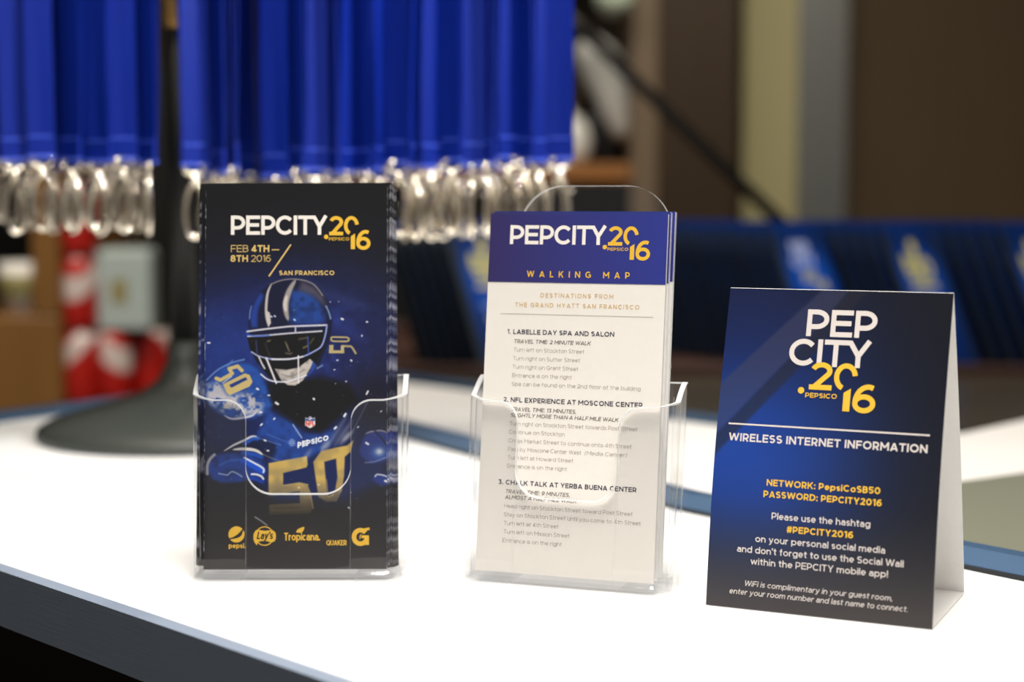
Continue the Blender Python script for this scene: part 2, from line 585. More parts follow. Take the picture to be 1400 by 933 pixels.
    if c == 'x':
        W = .62
        return W, [[(h, 0), (W - h, X)], [(h, X), (W - h, 0)]]
    if c == 'y':
        W = .68
        return W, [[(h * .9, X), (W / 2, .06)], [(W - h * .9, X), (W / 2, .02), (W * .36, -.17), (W * .1, -.2)]]
    if c == 'z':
        W = .56
        return W, [[(0, XT), (W, XT)], [(W - h * 1.3, XT), (h * 1.3, B)], [(0, B), (W, B)]]
    if c == '.':
        return w * 1.1, [[(w * .55, 0), (w * .55, w * 1.1)]]
    if c == ',':
        return w * 1.1, [[(w * .6, w * 1.1), (w * .6, 0), (w * .35, -.12)]]
    if c == ':':
        return w * 1.1, [[(w * .55, 0), (w * .55, w * 1.1)], [(w * .55, X - w * 1.1), (w * .55, X)]]
    if c == '!':
        return w * 1.1, [[(w * .55, 0), (w * .55, w * 1.1)], [(w * .55, .3), (w * .55, 1)]]
    if c == "'":
        return w, [[(h, .68), (h, 1)]]
    if c == '#':
        W = .76
        return W, [[(.18, 0), (.28, 1)], [(.48, 0), (.58, 1)], [(0, .33), (W - .04, .33)], [(.04, .68), (W, .68)]]
    if c == '(':
        return .3, [arc(.36, .42, .36 - h, .64, 120, 240, 8)]
    if c == ')':
        return .3, [arc(-.06, .42, .36 - h, .64, 60, -60, 8)]
    if c == '-':
        return .4, [[(0, .4), (.4, .4)]]
    return .4, []


WT = {'LT': .085, 'MD': .125, 'BD': .185}


def layout(s, x0, x1, z, cap, wt, italic=0, track=False):
    """strokes (points, width) of a string fitted between x0 and x1 on baseline z"""
    w = WT.get(wt, wt)
    gl = [glyph(c, w) for c in s]
    g = .115
    tot = sum(a for a, _ in gl) + g * (len(s) - 1)
    tgt = (x1 - x0) / cap
    k = 1.0
    if track:
        g = (tgt - sum(a for a, _ in gl)) / max(1, len(s) - 1)
    else:
        k = tgt / tot
    out = []
    x = 0.0
    for a, st in gl:
        for p in st:
            out.append(([(x0 + (x + px) * k * cap + italic * .2 * py * cap, z + py * cap) for px, py in p], w * cap))
        x += a + g
    return out


def stroke_poly(pts, w):
    P = [np.array(p, float) for p in pts]
    P = P[:1] + [P[i] for i in range(1, len(P)) if np.linalg.norm(P[i] - P[i - 1]) > 1e-6]
    n = len(P)
    closed = n > 3 and np.linalg.norm(P[0] - P[-1]) < 1e-7
    L, R = [], []
    for i in range(n):
        a = P[i] - P[i - 1] if i > 0 else (P[0] - P[-2] if closed else P[1] - P[0])
        b = P[i + 1] - P[i] if i < n - 1 else (P[1] - P[0] if closed else P[-1] - P[-2])
        a = a / (np.linalg.norm(a) + 1e-12)
        b = b / (np.linalg.norm(b) + 1e-12)
        na = np.array([-a[1], a[0]])
        nb = np.array([-b[1], b[0]])
        m = na + nb
        m = m / (np.linalg.norm(m) + 1e-12)
        d = w / 2 / max(.45, float(m @ na))
        L.append(P[i] + m * d)
        R.append(P[i] - m * d)
    return L, R


def lettering(name, strokes, material, parent, surf=None, lift=0.00003, polys=(), scale=0.001):
    """flat printed strokes; surf(x, z) gives the sheet depth at that place (front is -y)"""
    mb = MB()

    def P(p):
        x, z = p[0] * scale, p[1] * scale
        y = (surf(x, z) if surf else 0.0)
        return (x, y - lift - layer[0], z)
    layer = [0.0]
    for si, (pts, w) in enumerate(strokes):
        layer[0] = (si % 9) * 6e-6
        L, R = stroke_poly(pts, w)
        n = len(L)
        mb.add([P(p) for p in L] + [P(p) for p in R], [(i, n + i, n + i + 1, i + 1) for i in range(n - 1)])
    for poly in polys:
        layer[0] += 6e-6
        mb.add([P(p) for p in poly], [tuple(range(len(poly)))])
    return mb.build(name, material, parent)


# ------------------------------------------------------------------ logo "PEPCITY 2016" in cap units
LW = 4.6 / 25
hL = LW / 2


def shift(st, dx, dz=0, sx=1, sz=1):
    return [[(dx + x * sx, dz + z * sz) for x, z in p] for p in st]


def fitg(c, x0, x1, z0=0, z1=1, w=LW):
    W, st = glyph(c, w)
    return shift(st, x0, z0, (x1 - x0) / W, z1 - z0)


def wordmark_row():
    u = 1 / 25
    s = fitg('P', 0, 20 * u) + fitg('E', 20.8 * u, 40.1 * u) + fitg('P', 41.6 * u, 61.1 * u)
    return s, wordmark_city(0)


def wordmark_city(x):
    u = 1 / 25
    s = [arc((x + 74.2) * u, .5, 12.5 * u - hL, .5 - hL, 40, 320, 20)]
    s += [[((x + 88.5) * u, 0), ((x + 88.5) * u, 1)], [((x + 102) * u, 0), ((x + 102) * u, 1)],
          [((x + 92.1) * u, 1 - hL), ((x + 115) * u, 1 - hL)],
          [((x + 113.8) * u, 1 - hL * .5), ((x + 121.5) * u, .43)], [((x + 130.4) * u, 1), ((x + 121.5) * u, .43)],
          [((x + 121.5) * u, .5), ((x + 121.5) * u, 0)]]
    return s


def wordmark_year(x=0):
    u = 1 / 25
    st = fitg('2', (x + 134.9) * u, (x + 154) * u)
    st += [arc((x + 165.25) * u, .5, 10.05 * u - hL, .5 - hL, 8, 252, 20)]
    st += fitg('6', (x + 172) * u, (x + 191.5) * u, -.76, .28)
    X0, X1 = (x + 164.5) * u, (x + 170.3) * u
    poly = [(X0, -.72), (X1, -.72), (X1, .1), (X0, -.06)]
    dot = [((x + 130.7) * u + .12 * math.cos(a), -.08 + .12 * math.sin(a)) for a in np.linspace(0, 2 * PI, 17)[:-1]]
    return st, poly, dot


def sponsor_word(x0, x1, z, cap):
    return layout('PEPSICO', x0, x1, z, cap, .18)


def place(st, x0, z0, S, kx=1.0, w=LW):
    return [([(x0 + x * S * kx, z0 + z * S) for x, z in p], w * S) for p in st]


def place_poly(p, x0, z0, S, kx=1.0):
    return [(x0 + x * S * kx, z0 + z * S) for x, z in p]


# ------------------------------------------------------------------ painting of printed pictures (printed colour per vertex)
def vnoise(X, Y, scale, seed):
    r = np.random.default_rng(seed)
    T = r.random((64, 64))
    x, y = X / scale, Y / scale
    i, j = np.floor(x).astype(int), np.floor(y).astype(int)
    fx, fy = x - i, y - j
    fx, fy = fx * fx * (3 - 2 * fx), fy * fy * (3 - 2 * fy)
    g = lambda a, b: T[(j + b) % 64, (i + a) % 64]
    return (g(0, 0) * (1 - fx) + g(1, 0) * fx) * (1 - fy) + (g(0, 1) * (1 - fx) + g(1, 1) * fx) * fy


class Paint:
    def __init__(self, X, Y, base):
        self.X, self.Y = X, Y
        self.C = np.empty(X.shape + (3,))
        self.C[:] = np.array(base) / 255.0

    def mix(self, a, col, sl=None):
        sl = sl or (slice(None), slice(None))
        col = np.array(col) / 255.0
        self.C[sl] += (col - self.C[sl]) * np.clip(a, 0, 1)[..., None]

    def glow(self, cx, cy, rx, ry, col, a=1.0, p=2.0):
        d = ((self.X - cx) / rx) ** 2 + ((self.Y - cy) / ry) ** 2
        self.mix(a * np.exp(-d ** (p / 2)), col)

    def _sl(self, pts, m):
        pts = np.asarray(pts, float)
        xs, ys = self.X[0, :], self.Y[:, 0]
        i = np.where((xs > pts[:, 0].min() - m) & (xs < pts[:, 0].max() + m))[0]
        j = np.where((ys > pts[:, 1].min() - m) & (ys < pts[:, 1].max() + m))[0]
        if len(i) == 0 or len(j) == 0:
            return None
        return (slice(j[0], j[-1] + 1), slice(i[0], i[-1] + 1))

    @staticmethod
    def _dist(x, y, pts, closed):
        d = np.full(x.shape, 1e9)
        T = np.zeros(x.shape)
        n = len(pts)
        m = n if closed else n - 1
        for k in range(m):
            a, b = np.array(pts[k], float), np.array(pts[(k + 1) % n], float)
            e = b - a
            t = np.clip(((x - a[0]) * e[0] + (y - a[1]) * e[1]) / (e @ e + 1e-12), 0, 1)
            dd = np.hypot(x - a[0] - t * e[0], y - a[1] - t * e[1])
            T = np.where(dd < d, (k + t) / m, T)
            d = np.minimum(d, dd)
        return d, T

    def poly(self, pts, col, soft=.8, a=1.0, tex=None):
        sl = self._sl(pts, soft * 2 + 1)
        if sl is None:
            return
        x, y = self.X[sl], self.Y[sl]
        d, _ = self._dist(x, y, pts, True)
        ins = np.zeros(x.shape, bool)
        n = len(pts)
        for k in range(n):
            (x0, y0), (x1, y1) = pts[k], pts[(k + 1) % n]
            c = ((y0 > y) != (y1 > y)) & (x < (x1 - x0) * (y - y0) / (y1 - y0 + 1e-12) + x0)
            ins ^= c
        sd = np.where(ins, d, -d)
        al = np.clip(.5 + sd / (2 * soft), 0, 1)
        if tex is not None:
            al = al * np.clip(tex(x, y), 0, 1)
        self.mix(al * a, col, sl)

    def line(self, pts, w, col, soft=.6, a=1.0, taper=False):
        sl = self._sl(pts, w + soft * 2 + 1)
        if sl is None:
            return
        d, T = self._dist(self.X[sl], self.Y[sl], pts, False)
        ww = w / 2
        if taper:
            ww = ww * np.sqrt(np.clip(1 - (2 * T - 1) ** 2, 0.02, 1))
        self.mix(np.clip(.5 + (ww - d) / (2 * soft), 0, 1) * a, col, sl)

    def linear(self):
        return s2l(np.clip(self.C, 0, 1))


def smooth_pts(pts, n=4):
    P = [np.array(p, float) for p in pts]
    out = []
    for i in range(len(P) - 1):
        p0, p1, p2, p3 = P[max(i - 1, 0)], P[i], P[i + 1], P[min(i + 2, len(P) - 1)]
        for k in range(n):
            t = k / n
            out.append(tuple(.5 * (2 * p1 + (p2 - p0) * t + (2 * p0 - 5 * p1 + 4 * p2 - p3) * t * t + (3 * p1 - p0 - 3 * p2 + p3) * t ** 3)))
    out.append(tuple(P[-1]))
    return out


def paint_player(X, Y):
    """the football player printed on the dark brochure; units of the print: 250 wide, 527 tall, origin (280, 256)"""
    p = Paint(X, Y, (17, 17, 20))
    p.mix(np.clip((Y - 620) / 160, 0, 1) * .9, (38, 34, 35))  # lighter bottom: the counter's reflection in the gloss, painted into the print
    S = smooth_pts
    p.glow(395, 470, 175, 115, (24, 34, 96), .95, 2.4)
    p.glow(300, 490, 70, 70, (32, 58, 142), .75)
    p.glow(310, 600, 80, 60, (18, 34, 92), .6)
    p.glow(505, 520, 60, 90, (32, 36, 82), .5)
    p.glow(520, 610, 60, 70, (18, 22, 48), .7)
    n1 = vnoise(X, Y, 22, 1) * vnoise(X, Y, 7, 2)
    p.mix(np.exp(-(((X - 400) / 110) ** 2 + ((Y - 470) / 90) ** 2)) * n1 * .5, (60, 90, 190))
    # smoke around the helmet
    p.line(S([(415, 388), (440, 402), (465, 412), (500, 424)]), 10, (70, 90, 150), 8, .25, True)
    p.line(S([(450, 430), (456, 442), (470, 452), (500, 470)]), 12, (50, 75, 170), 9, .35, True)
    # torso and jersey
    p.poly([(352, 556), (372, 562), (398, 580), (424, 594), (446, 588), (470, 566), (492, 548), (528, 560), (528, 660), (470, 690), (380, 690), (340, 650)], (26, 44, 112), 10, .62)
    p.glow(512, 560, 34, 60, (20, 20, 32), .8)
    p.poly([(368, 566), (400, 582), (414, 598), (436, 598), (460, 590), (452, 614), (398, 642), (372, 634), (350, 604)], (36, 78, 168), 4, .8, lambda x, y: .5 + vnoise(x, y, 9, 5))
    p.poly([(366, 528), (440, 520), (478, 530), (492, 552), (466, 574), (440, 596), (426, 594), (402, 582), (372, 562)], (20, 20, 24), 5)
    p.line([(401, 585), (413, 603)], 1.6, (170, 190, 230), .8, .9)
    p.line([(366, 598), (386, 606), (408, 614)], 2, (70, 110, 200), 1.2, .6)
    # left shoulder pad with splash
    p.poly(S([(283, 532), (300, 511), (320, 501), (343, 503), (358, 518), (368, 545), (371, 562), (352, 575), (328, 577), (303, 571), (283, 552), (283, 532)]), (38, 84, 172), 3, .95, lambda x, y: .55 + .6 * vnoise(x, y, 6, 3))
    nz = lambda x, y: (vnoise(x, y, 8, 11) * 1.5 + vnoise(x, y, 3, 12) * .8 - .75) * 1.6
    p.poly([(283, 530), (300, 526), (312, 545), (345, 540), (362, 552), (356, 570), (325, 574), (295, 562), (283, 552)], (196, 190, 192), 4, .9, nz)
    p.poly([(290, 545), (318, 548), (330, 568), (305, 566)], (200, 192, 190), 5, .7, nz)
    p.line(S([(283, 524), (298, 510), (318, 500), (334, 496)]), 2, (120, 160, 220), 1, .8)
    p.line([(311, 505), (318, 497)], 2, (90, 140, 220), 1, .7)
    p.line(S([(307, 572), (318, 577), (336, 575), (346, 572), (351, 567)]), 3, (206, 204, 216), .9, .95, True)
    p.poly([(305, 529.7), (335, 514.7), (341.5, 516.8), (345.7, 526.5), (341.5, 532.9), (314.7, 544.7), (310.4, 541.5)], (204, 182, 122), .6)
    p.poly([(313.6, 530.7), (336, 520), (338.8, 523.2), (316.8, 534.5)], (30, 56, 132), .6)
    p.line([(296, 521.5), (302, 524), (318, 515), (313.5, 508.5), (325, 505), (331, 511)], 5, (204, 182, 122), .6)
    p.line([(305, 528), (317, 519)], 1.5, (220, 216, 220), .6, .9)
    # helmet
    shell = S([(341, 460), (340, 440), (345, 420), (355, 404), (372, 391), (395, 386), (416, 388), (432, 396), (444, 409), (451, 426), (454, 448), (449, 474), (436, 505)], 5) + [(380, 520), (352, 500)]
    p.poly(shell, (19, 23, 52), 1.6)
    p.poly(S([(344, 452), (342, 436), (348, 417), (356, 405), (360, 410), (353, 428), (352, 452)]), (36, 66, 158), 2.5, .9)
    p.poly(S([(397, 402), (412, 400), (428, 408), (440, 424), (440, 446), (400, 448), (396, 425)]), (34, 74, 158), 5, .9, lambda x, y: .45 + .8 * vnoise(x, y, 7, 6))
    p.poly([(412, 388), (430, 396), (442, 410), (446, 424), (428, 408), (408, 401)], (88, 82, 96), 4, .8)
    p.poly([(398, 448), (446, 447), (446, 432), (430, 446)], (40, 60, 140), 4, .5)
    p.line(S([(371, 392), (366, 404), (364, 420), (364, 436), (367, 450)]), 3.6, (206, 198, 192), .9, .95, True)
    p.poly([(363.5, 428), (369, 432), (370.5, 446), (367, 452), (364, 440)], (206, 198, 192), .9)
    p.line(S([(404, 387), (396, 400), (391, 416), (391, 430), (394, 442)]), 8, (178, 168, 160), 1.4, .9, True)
    p.line(S([(392, 408), (389.5, 420), (391, 430)]), 5, (222, 214, 204), 1.2, .8, True)
    p.line(S([(370, 393), (382, 388), (398, 385.5), (416, 387.5), (430, 394), (441, 408)]), 1.6, (158, 148, 146), .8, .9)
    p.line(S([(341, 440), (342, 430), (343.5, 423)]), 1.6, (120, 150, 220), .8, .8)
    p.line(S([(446, 423), (450, 432), (452, 440)]), 1.8, (150, 180, 230), .9, .9)
    for (x, y) in [(370, 436.5), (375, 436), (402, 441)]:
        p.line([(x, y), (x + 1.5, y + 1)], 2, (200, 210, 235), .7)
    # face opening, chin strap, cage
    p.poly([(338, 465), (380, 461), (440, 456), (446, 462), (441, 484), (428, 506), (415, 522), (395, 530), (370, 522), (352, 500), (342, 482)], (19, 19, 22), 1.2)
    p.line(S([(390, 471), (393, 478), (396, 486)]), 2, (150, 138, 110), 1.1, .8, True)
    p.line(S([(391, 487), (396, 488.5), (399, 487)]), 1.6, (150, 138, 110), 1, .7)
    p.line([(363, 474), (366, 484), (370, 492)], 1.6, (80, 78, 76), 1.2, .6)
    p.line([(366, 471), (369, 470)], 2, (150, 135, 100), 1, .7)
    p.line([(409, 468), (420, 466)], 2, (120, 108, 80), 1.2, .7)
    p.line([(415, 480), (421, 477)], 2, (170, 150, 90), 1.1, .7)
    p.line([(424, 474), (429, 467)], 1.6, (140, 130, 80), 1, .6)
    p.poly([(376, 508.5), (392, 510), (408, 507), (424, 495), (429, 500), (421, 514), (414, 525), (404, 531.5), (394, 531), (385, 525)], (198, 190, 184), .9, 1, lambda x, y: .72 + .5 * vnoise(x, y, 5, 8))
    p.line(S([(385, 516), (397, 519), (408, 515), (416, 510)]), 1.4, (120, 112, 112), .9, .7)
    p.line(S([(386, 523), (398, 526), (412, 522)]), 1.4, (110, 104, 106), .9, .7)
    p.line([(338, 457.5), (360, 454.5), (395, 450.6), (446, 448.8)], 2.4, (214, 212, 222), .7)
    p.line([(339, 464), (360, 463.2), (395, 460), (440, 457)], 2.2, (206, 206, 220), .7)
    p.line([(338, 462), (350, 464), (368, 463)], 2, (52, 92, 200), .8, .8)
    p.line([(404, 451), (404, 459)], 2, (200, 200, 215), .7)
    p.line(S([(447, 449), (445, 462), (440, 477), (431, 484), (414, 492), (392, 495.5), (370, 495), (364, 493.5)]), 2.2, (150, 164, 226), .7)
    p.line(S([(414, 492), (396, 495.3), (372, 495.6)]), 2.2, (222, 220, 228), .7)
    p.line([(344, 485.5), (353, 491), (365, 494.4)], 2, (170, 176, 220), .7)
    p.line([(364.5, 494.5), (370, 508), (378, 528)], 2.6, (226, 222, 230), .7)
    p.line([(354, 492), (358, 501), (362, 508)], 2.2, (210, 208, 222), .7)
    p.line([(350, 470), (352, 489)], 1.4, (70, 84, 150), .8, .8)
    p.line([(421, 465), (422, 488)], 1.8, (60, 92, 196), .8, .8)
    p.line([(408, 491), (408.5, 528)], 2, (226, 224, 230), .6)
    p.line(S([(357, 516), (366, 523), (378, 526.2), (394, 526), (410, 521), (419, 517.5)]), 2, (222, 222, 232), .7)
    p.poly([(428, 498), (433, 504), (428, 512), (418, 522), (424, 512)], (40, 76, 168), 1, .9)
    p.line([(434, 508), (441, 504)], 2, (150, 170, 210), .9, .7)
    # right sleeve number, lying on its side
    g2 = (184, 168, 116)
    p.line([(453, 466), (455, 465.2), (474, 465.6), (477, 467), (477, 470), (474, 471.3), (456, 471), (453, 469.6), (453, 466)], 2.2, g2, .5)
    p.poly([(450, 483.5), (470.7, 483.5), (470.7, 487.5), (450, 487.5)], g2, .5)
    p.poly([(450.4, 476), (456, 476), (456, 487), (450.2, 487)], g2, .5)
    p.poly([(466, 477), (470.7, 477), (470.7, 487), (466, 487)], g2, .5)
    p.line([(468, 477.5), (480, 478), (482, 480), (486.5, 487.5)], 2.8, g2, .5, .9)
    # glove and fingers on the left
    p.poly(S([(285, 646), (288, 632), (298, 625), (318, 623), (340, 625), (356, 634), (364, 646), (358, 657), (336, 662), (304, 664), (288, 656), (285, 646)]), (26, 60, 146), 2.5, .95, lambda x, y: .5 + .7 * vnoise(x, y, 8, 21))
    p.poly(S([(305, 622), (322, 613), (340, 604), (356, 603), (378, 612), (372, 632), (350, 622), (325, 620)]), (20, 24, 50), 3, .8)
    p.line(S([(336, 610), (346, 604), (352, 604)]), 6, (34, 90, 196), 1.5, .8)
    p.line(S([(307, 621), (320, 613), (333, 607), (345, 601), (352, 601.5)]), 3, (214, 210, 212), .8, .95, True)
    p.line(S([(333, 623), (346, 625), (358, 629)]), 5, (26, 86, 200), 1.6, .8)
    p.line(S([(319, 619), (334, 618), (350, 620), (360, 626)]), 4.4, (218, 214, 208), .8, .95, True)
    p.line(S([(334, 634), (346, 640), (360, 648)]), 8, (26, 80, 200), 1.6, .95)
    p.line(S([(335, 630), (346, 636), (357, 642), (361.5, 646), (361, 650)]), 2.4, (232, 230, 234), .7, .95)
    p.line(S([(343, 658), (352, 660), (360, 663)]), 5, (22, 60, 160), 1.6, .9)
    p.line(S([(345, 652.5), (352, 653), (358, 655.5), (361, 659)]), 2.6, (226, 224, 230), .7, .95)
    p.line(S([(294, 626), (288, 632), (284.5, 641), (284.5, 652)]), 4, (168, 164, 168), 1, .9)
    p.line(S([(300, 651.5), (308, 653), (312, 653.5), (318, 649), (326, 652), (332, 656)]), 1.6, (190, 200, 220), .8, .8)
    p.line(S([(302, 640), (315, 634), (330, 633)]), 2, (56, 120, 200), 1.5, .6)
    # arm line across the chest
    p.line(S([(350, 602), (366, 607), (385, 613)]), 1.4, (110, 140, 210), .9, .6)
    p.line(S([(361, 626), (380, 634), (402, 644)]), 1.6, (140, 130, 120), 1, .6)
    # chest number
    gold = (196, 166, 92)
    fade = lambda x, y: np.clip(1.25 - (y - 640) / 62, .12, 1) * (.8 + .3 * vnoise(x, y, 10, 31))
    p.poly([(368, 637.5), (395, 632.6), (420.2, 628), (421.4, 639.4), (419.7, 643.5), (388, 651), (388, 668), (410, 664.5), (421, 667), (426, 678), (429, 699), (424, 706), (369, 708), (369, 694), (411, 692), (410, 676), (368, 681)], gold, .9, 1, fade)
    p.poly([(429, 636), (439.7, 621), (462, 616), (475, 613.5), (484, 606), (480, 622), (472, 629), (471, 655), (468, 676), (461, 690), (446, 690), (436, 684)], gold, 1, 1, fade)
    p.poly([(444, 636), (460, 631.5), (462, 657), (458, 678), (448, 684)], (24, 34, 82), 1)
    p.line([(447, 660), (449, 684), (457, 680)], 1.4, (176, 150, 92), .7, .8)
    p.line([(388, 668), (410, 664.5), (422, 667)], 1.5, (200, 176, 110), .8, .7)
    p.line([(425, 680), (429, 699)], 1.5, (170, 150, 100), .8, .7)
    p.line([(369, 682), (411, 678)], 1.2, (120, 110, 88), .8, .7)
    p.line([(372, 702), (395, 702), (418, 700)], 1.2, (100, 94, 80), .8, .6)
    # white spray off the number
    for (a, b, w, al) in [((448, 616), (474, 574), 5, .35), ((458, 614), (482, 580), 7, .35), ((440, 620), (450, 608), 7, .6), ((466, 612), (484, 592), 5, .5), ((416, 634), (426, 618), 6, .35), ((470, 606), (481, 596), 4, .6)]:
        p.line([a, b], w, (190, 186, 190), 3, al, True)
    p.line([(482, 595), (492, 576), (503, 554)], 1.3, (120, 116, 122), .9, .7)
    p.line([(350, 711), (358, 716), (366, 722)], 1.7, (164, 162, 168), .7, .85)
    # shield on the collar
    sh = [(418, 575), (421, 576.5), (424.5, 573.5), (428, 576.5), (431, 575), (431.5, 586), (428, 588), (424.5, 590), (421, 588), (417.5, 586)]
    p.poly(sh, (228, 226, 230), .5)
    p.poly([(418.4, 576), (421, 577.5), (424.5, 574.8), (428, 577.5), (430.6, 576), (430.8, 580), (418.2, 580)], (52, 74, 140), .5)
    p.line([(423.6, 577.8), (425.6, 576.8)], 1.8, (236, 236, 240), .5)
    for st, w in layout('NFL', 418.6, 430.6, 0, 6, .24):
        p.line([(x, 586.6 - z) for x, z in st], 1.25, (214, 58, 44), .35)
    # sponsor word on the chest
    for st, w in layout('PEPSICO', 407.5, 449.5, 0, 7.0, .24):
        p.line([(x, 616.5 - (x - 407.5) * .245 - z) for x, z in st], 1.9, (238, 238, 242), .45)
    p.glow(399.8, 609.5, 4.6, 5, (150, 170, 215), .9, 6)
    for k in range(3):
        p.line(S([(396, 606 + 3 * k), (399.5, 607.5 + 2.4 * k), (403.5, 605.5 + 3 * k)]), 1.1, (60, 90, 170), .5)
    # ball held on the right
    ball = S([(497, 604), (503, 597.5), (514, 593.5), (527, 596), (540, 602), (540, 628), (528, 634), (512, 637), (500, 633), (492, 622), (497, 604)])
    p.poly(ball, (36, 52, 122), 2.0, 1)
    p.glow(518, 624, 12, 9, (60, 104, 180), .8)
    p.glow(519, 622, 5.5, 4.5, (206, 210, 214), .95)
    p.line(S([(500, 597.8), (508, 594.6), (513, 595)]), 2, (176, 170, 172), .9, .8, True)
    p.line(S([(514, 593.6), (522, 593.4), (531, 596.5)]), 2, (176, 170, 172), .9, .8, True)
    p.line(S([(513, 595), (521, 602), (528, 612)]), 2, (20, 22, 40), .9, .9)
    p.line(S([(500, 637), (512, 636), (528, 630)]), 1.6, (140, 150, 190), .9, .8)
    p.line([(501, 610), (504, 612)], 2.6, (235, 238, 242), .7)
    p.poly([(510, 660), (514, 653), (532, 655), (532, 668), (520, 668)], (32, 60, 150), 3, .8)
    p.line(S([(513.5, 656), (516, 653.3), (523, 654), (531, 656.5)]), 2, (206, 210, 224), .7)
    p.line([(527, 662), (530, 663)], 3, (232, 234, 240), .8)
    # sparks
    for (x, y, s, dx, dy) in [(467, 440, 2.6, 2, 1), (501.5, 444.5, 2.2, 1, 0), (461, 497, 1.8, 1, 0), (480, 497, 2.2, 1, 1), (429, 549.5, 2.6, 1, 1), (377.5, 555, 3, 3, 2), (367, 545, 2, 2, 0), (351.5, 535.8, 2.6, 2, 1), (471, 573.5, 3, 2, -3), (458, 590.5, 2.6, 2, -2), (489.5, 589, 1.8, 1, -1), (521, 567.5, 1.8, 1, -1), (356, 568, 2.4, 2, 0), (375, 577.5, 2.2, 1, -1), (357, 586, 2, 2, -2), (284, 473, 2.2, 3, 0), (362, 606, 2, 2, 1), (366, 620.5, 2, 2, 0), (501.5, 543.5, 2.2, 2, -4), (451.5, 417, 1.4, 0, 0), (463, 416.5, 1.2, 0, 0), (495, 464, 1.8, 0, -1), (457, 510, 1.4, 1, 0), (473, 526, 1.4, 1, 0), (459, 529, 1.2, 0, 0), (409, 671, 1.2, 1, 0), (436, 667, 1.4, 1, 0), (477, 698, 1.6, 1, 1)]:
        p.line([(x, y), (x + dx, y + dy)], s, (238, 238, 244), .7, .95)
    r = np.random.default_rng(4)
    for _ in range(70):
        x, y = r.uniform(282, 530), r.uniform(395, 690)
        p.line([(x, y), (x + .6, y - .4)], r.uniform(.7, 1.2), (150, 160, 190), .6, r.uniform(.2, .6))
    wear = np.clip(vnoise(X * 6, Y, 5, 77) * 1.8 - .75, 0, 1)
    p.mix(np.where((X > 529.2) | (X < 280.7), wear * .85, 0), (205, 205, 215))
    p.C += ((vnoise(X, Y, 1.6, 40) - .5) * .012)[..., None]
    return p


# ------------------------------------------------------------------ the room
def structure(o):
    o['kind'] = 'structure'
    return o


FLOOR = -1.0
structure(MB().box(-3.2, 3.2, -2.2, 4.4, FLOOR - .05, FLOOR).build('floor', M['floor']))
structure(MB().box(-3.2, 3.2, -2.2, 4.4, 1.75, 1.8).build('ceiling', M['ceiling']))
structure(MB().box(-3.2, 3.2, 4.4, 4.45, FLOOR, 1.75).build('wall_back', M['wall_brown']))
structure(MB().box(-3.25, -3.2, -2.2, 4.4, FLOOR, 1.75).build('wall_left', M['wall_brown']))
structure(MB().box(3.2, 3.25, -2.2, 4.4, FLOOR, 1.75).build('wall_right', M['wall_brown']))
# pillars on the right: a cream face and a steel-clad return
structure(MB().box(.545, .67, 3.95, 4.4, FLOOR, 1.75).build('trim_1', M['cream_wall']))
structure(MB().box(.672, .80, 4.02, 4.4, FLOOR, 1.75).build('trim_2', M['steel']))


# ------------------------------------------------------------------ the white counter
def offs(a, b, d):
    """the segment a-b moved sideways by d (left of the walking direction is positive)"""
    t = (Vector((b[0] - a[0], b[1] - a[1]))).normalized()
    n = Vector((-t.y, t.x))
    return (a[0] + n.x * d, a[1] + n.y * d), (b[0] + n.x * d, b[1] + n.y * d)


P_FL, P_FR = (-.655, 1.32), (.115, .518)            # front edge, left to right
P_BR, P_B2, P_B1, P_BL = (.62, .50), (.28, .911), (.117, 1.11), (-.30, 1.815)
P_B15 = (-.061, 1.40)
counter = empty('counter', (-.1, 1.0, FLOOR), 0, 'bright backlit white counter top with grey metal front edge, carrying the leaflet holders', 'counter')


def cchild(mb, name, m):
    o = mb.build(name, m, counter)
    o.location = (.1, -1.0, -FLOOR)
    return o


top_pts = [P_FL, P_FR, (.4, .25), P_BR, P_B2, P_B1, P_B15, P_BL]
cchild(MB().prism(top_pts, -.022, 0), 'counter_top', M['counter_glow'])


def strip(mb, a, b, d0, d1, z0, z1, mi=0):
    a0, b0 = offs(a, b, d0)
    a1, b1 = offs(a, b, d1)
    mb.prism([a0, b0, b1, a1] if d1 > d0 else [a1, b1, b0, a0], z0, z1, mi)


fr = MB()
strip(fr, P_FL, P_FR, -.006, .0035, -.0315, .0006)
cchild(fr, 'front_edge_trim', M['metal_trim'])
lt = MB()
strip(lt, P_BL, P_FL, -.012, .0, -.03, .010)
cchild(lt, 'end_rail', M['metal_blue'])
for a, b in ((P_BL, P_B15), (P_B15, P_B1), (P_B1, P_B2), (P_B2, P_BR)):
    rl, gp = MB(), MB()
    strip(rl, a, b, .001, .013, .0028, .0135)
    strip(gp, a, b, .0005, .012, -.02, .0028)
    ro = cchild(rl, 'back_rail', M['metal_blue'])
    go = cchild(gp, 'rail_gasket', M['black_gap'])
q = []
cx, cy = .0, 1.02
for p in top_pts:
    q.append((p[0] + (cx - p[0]) * .12, p[1] + (cy - p[1]) * .12))
cchild(MB().prism(q, FLOOR, -.0225), 'counter_body', M['black_panel'])

# the counter behind the rail: white panel, grey panel, dark glossy top
A = [offs(P_BL, P_B15, .0135)[0], offs(P_B15, P_B1, .0135)[0], offs(P_B1, P_B2, .0135)[0], offs(P_B2, P_BR, .0135)[0], offs(P_B2, P_BR, .0135)[1]]
back = empty('back_counter', (.3, 1.9, FLOOR), 0, 'dark-topped counter behind the white one, with white and grey inlaid panels', 'counter')


def bchild(mb, name, m):
    o = mb.build(name, m, back)
    o.location = (-.3, -1.9, -FLOOR)
    return o


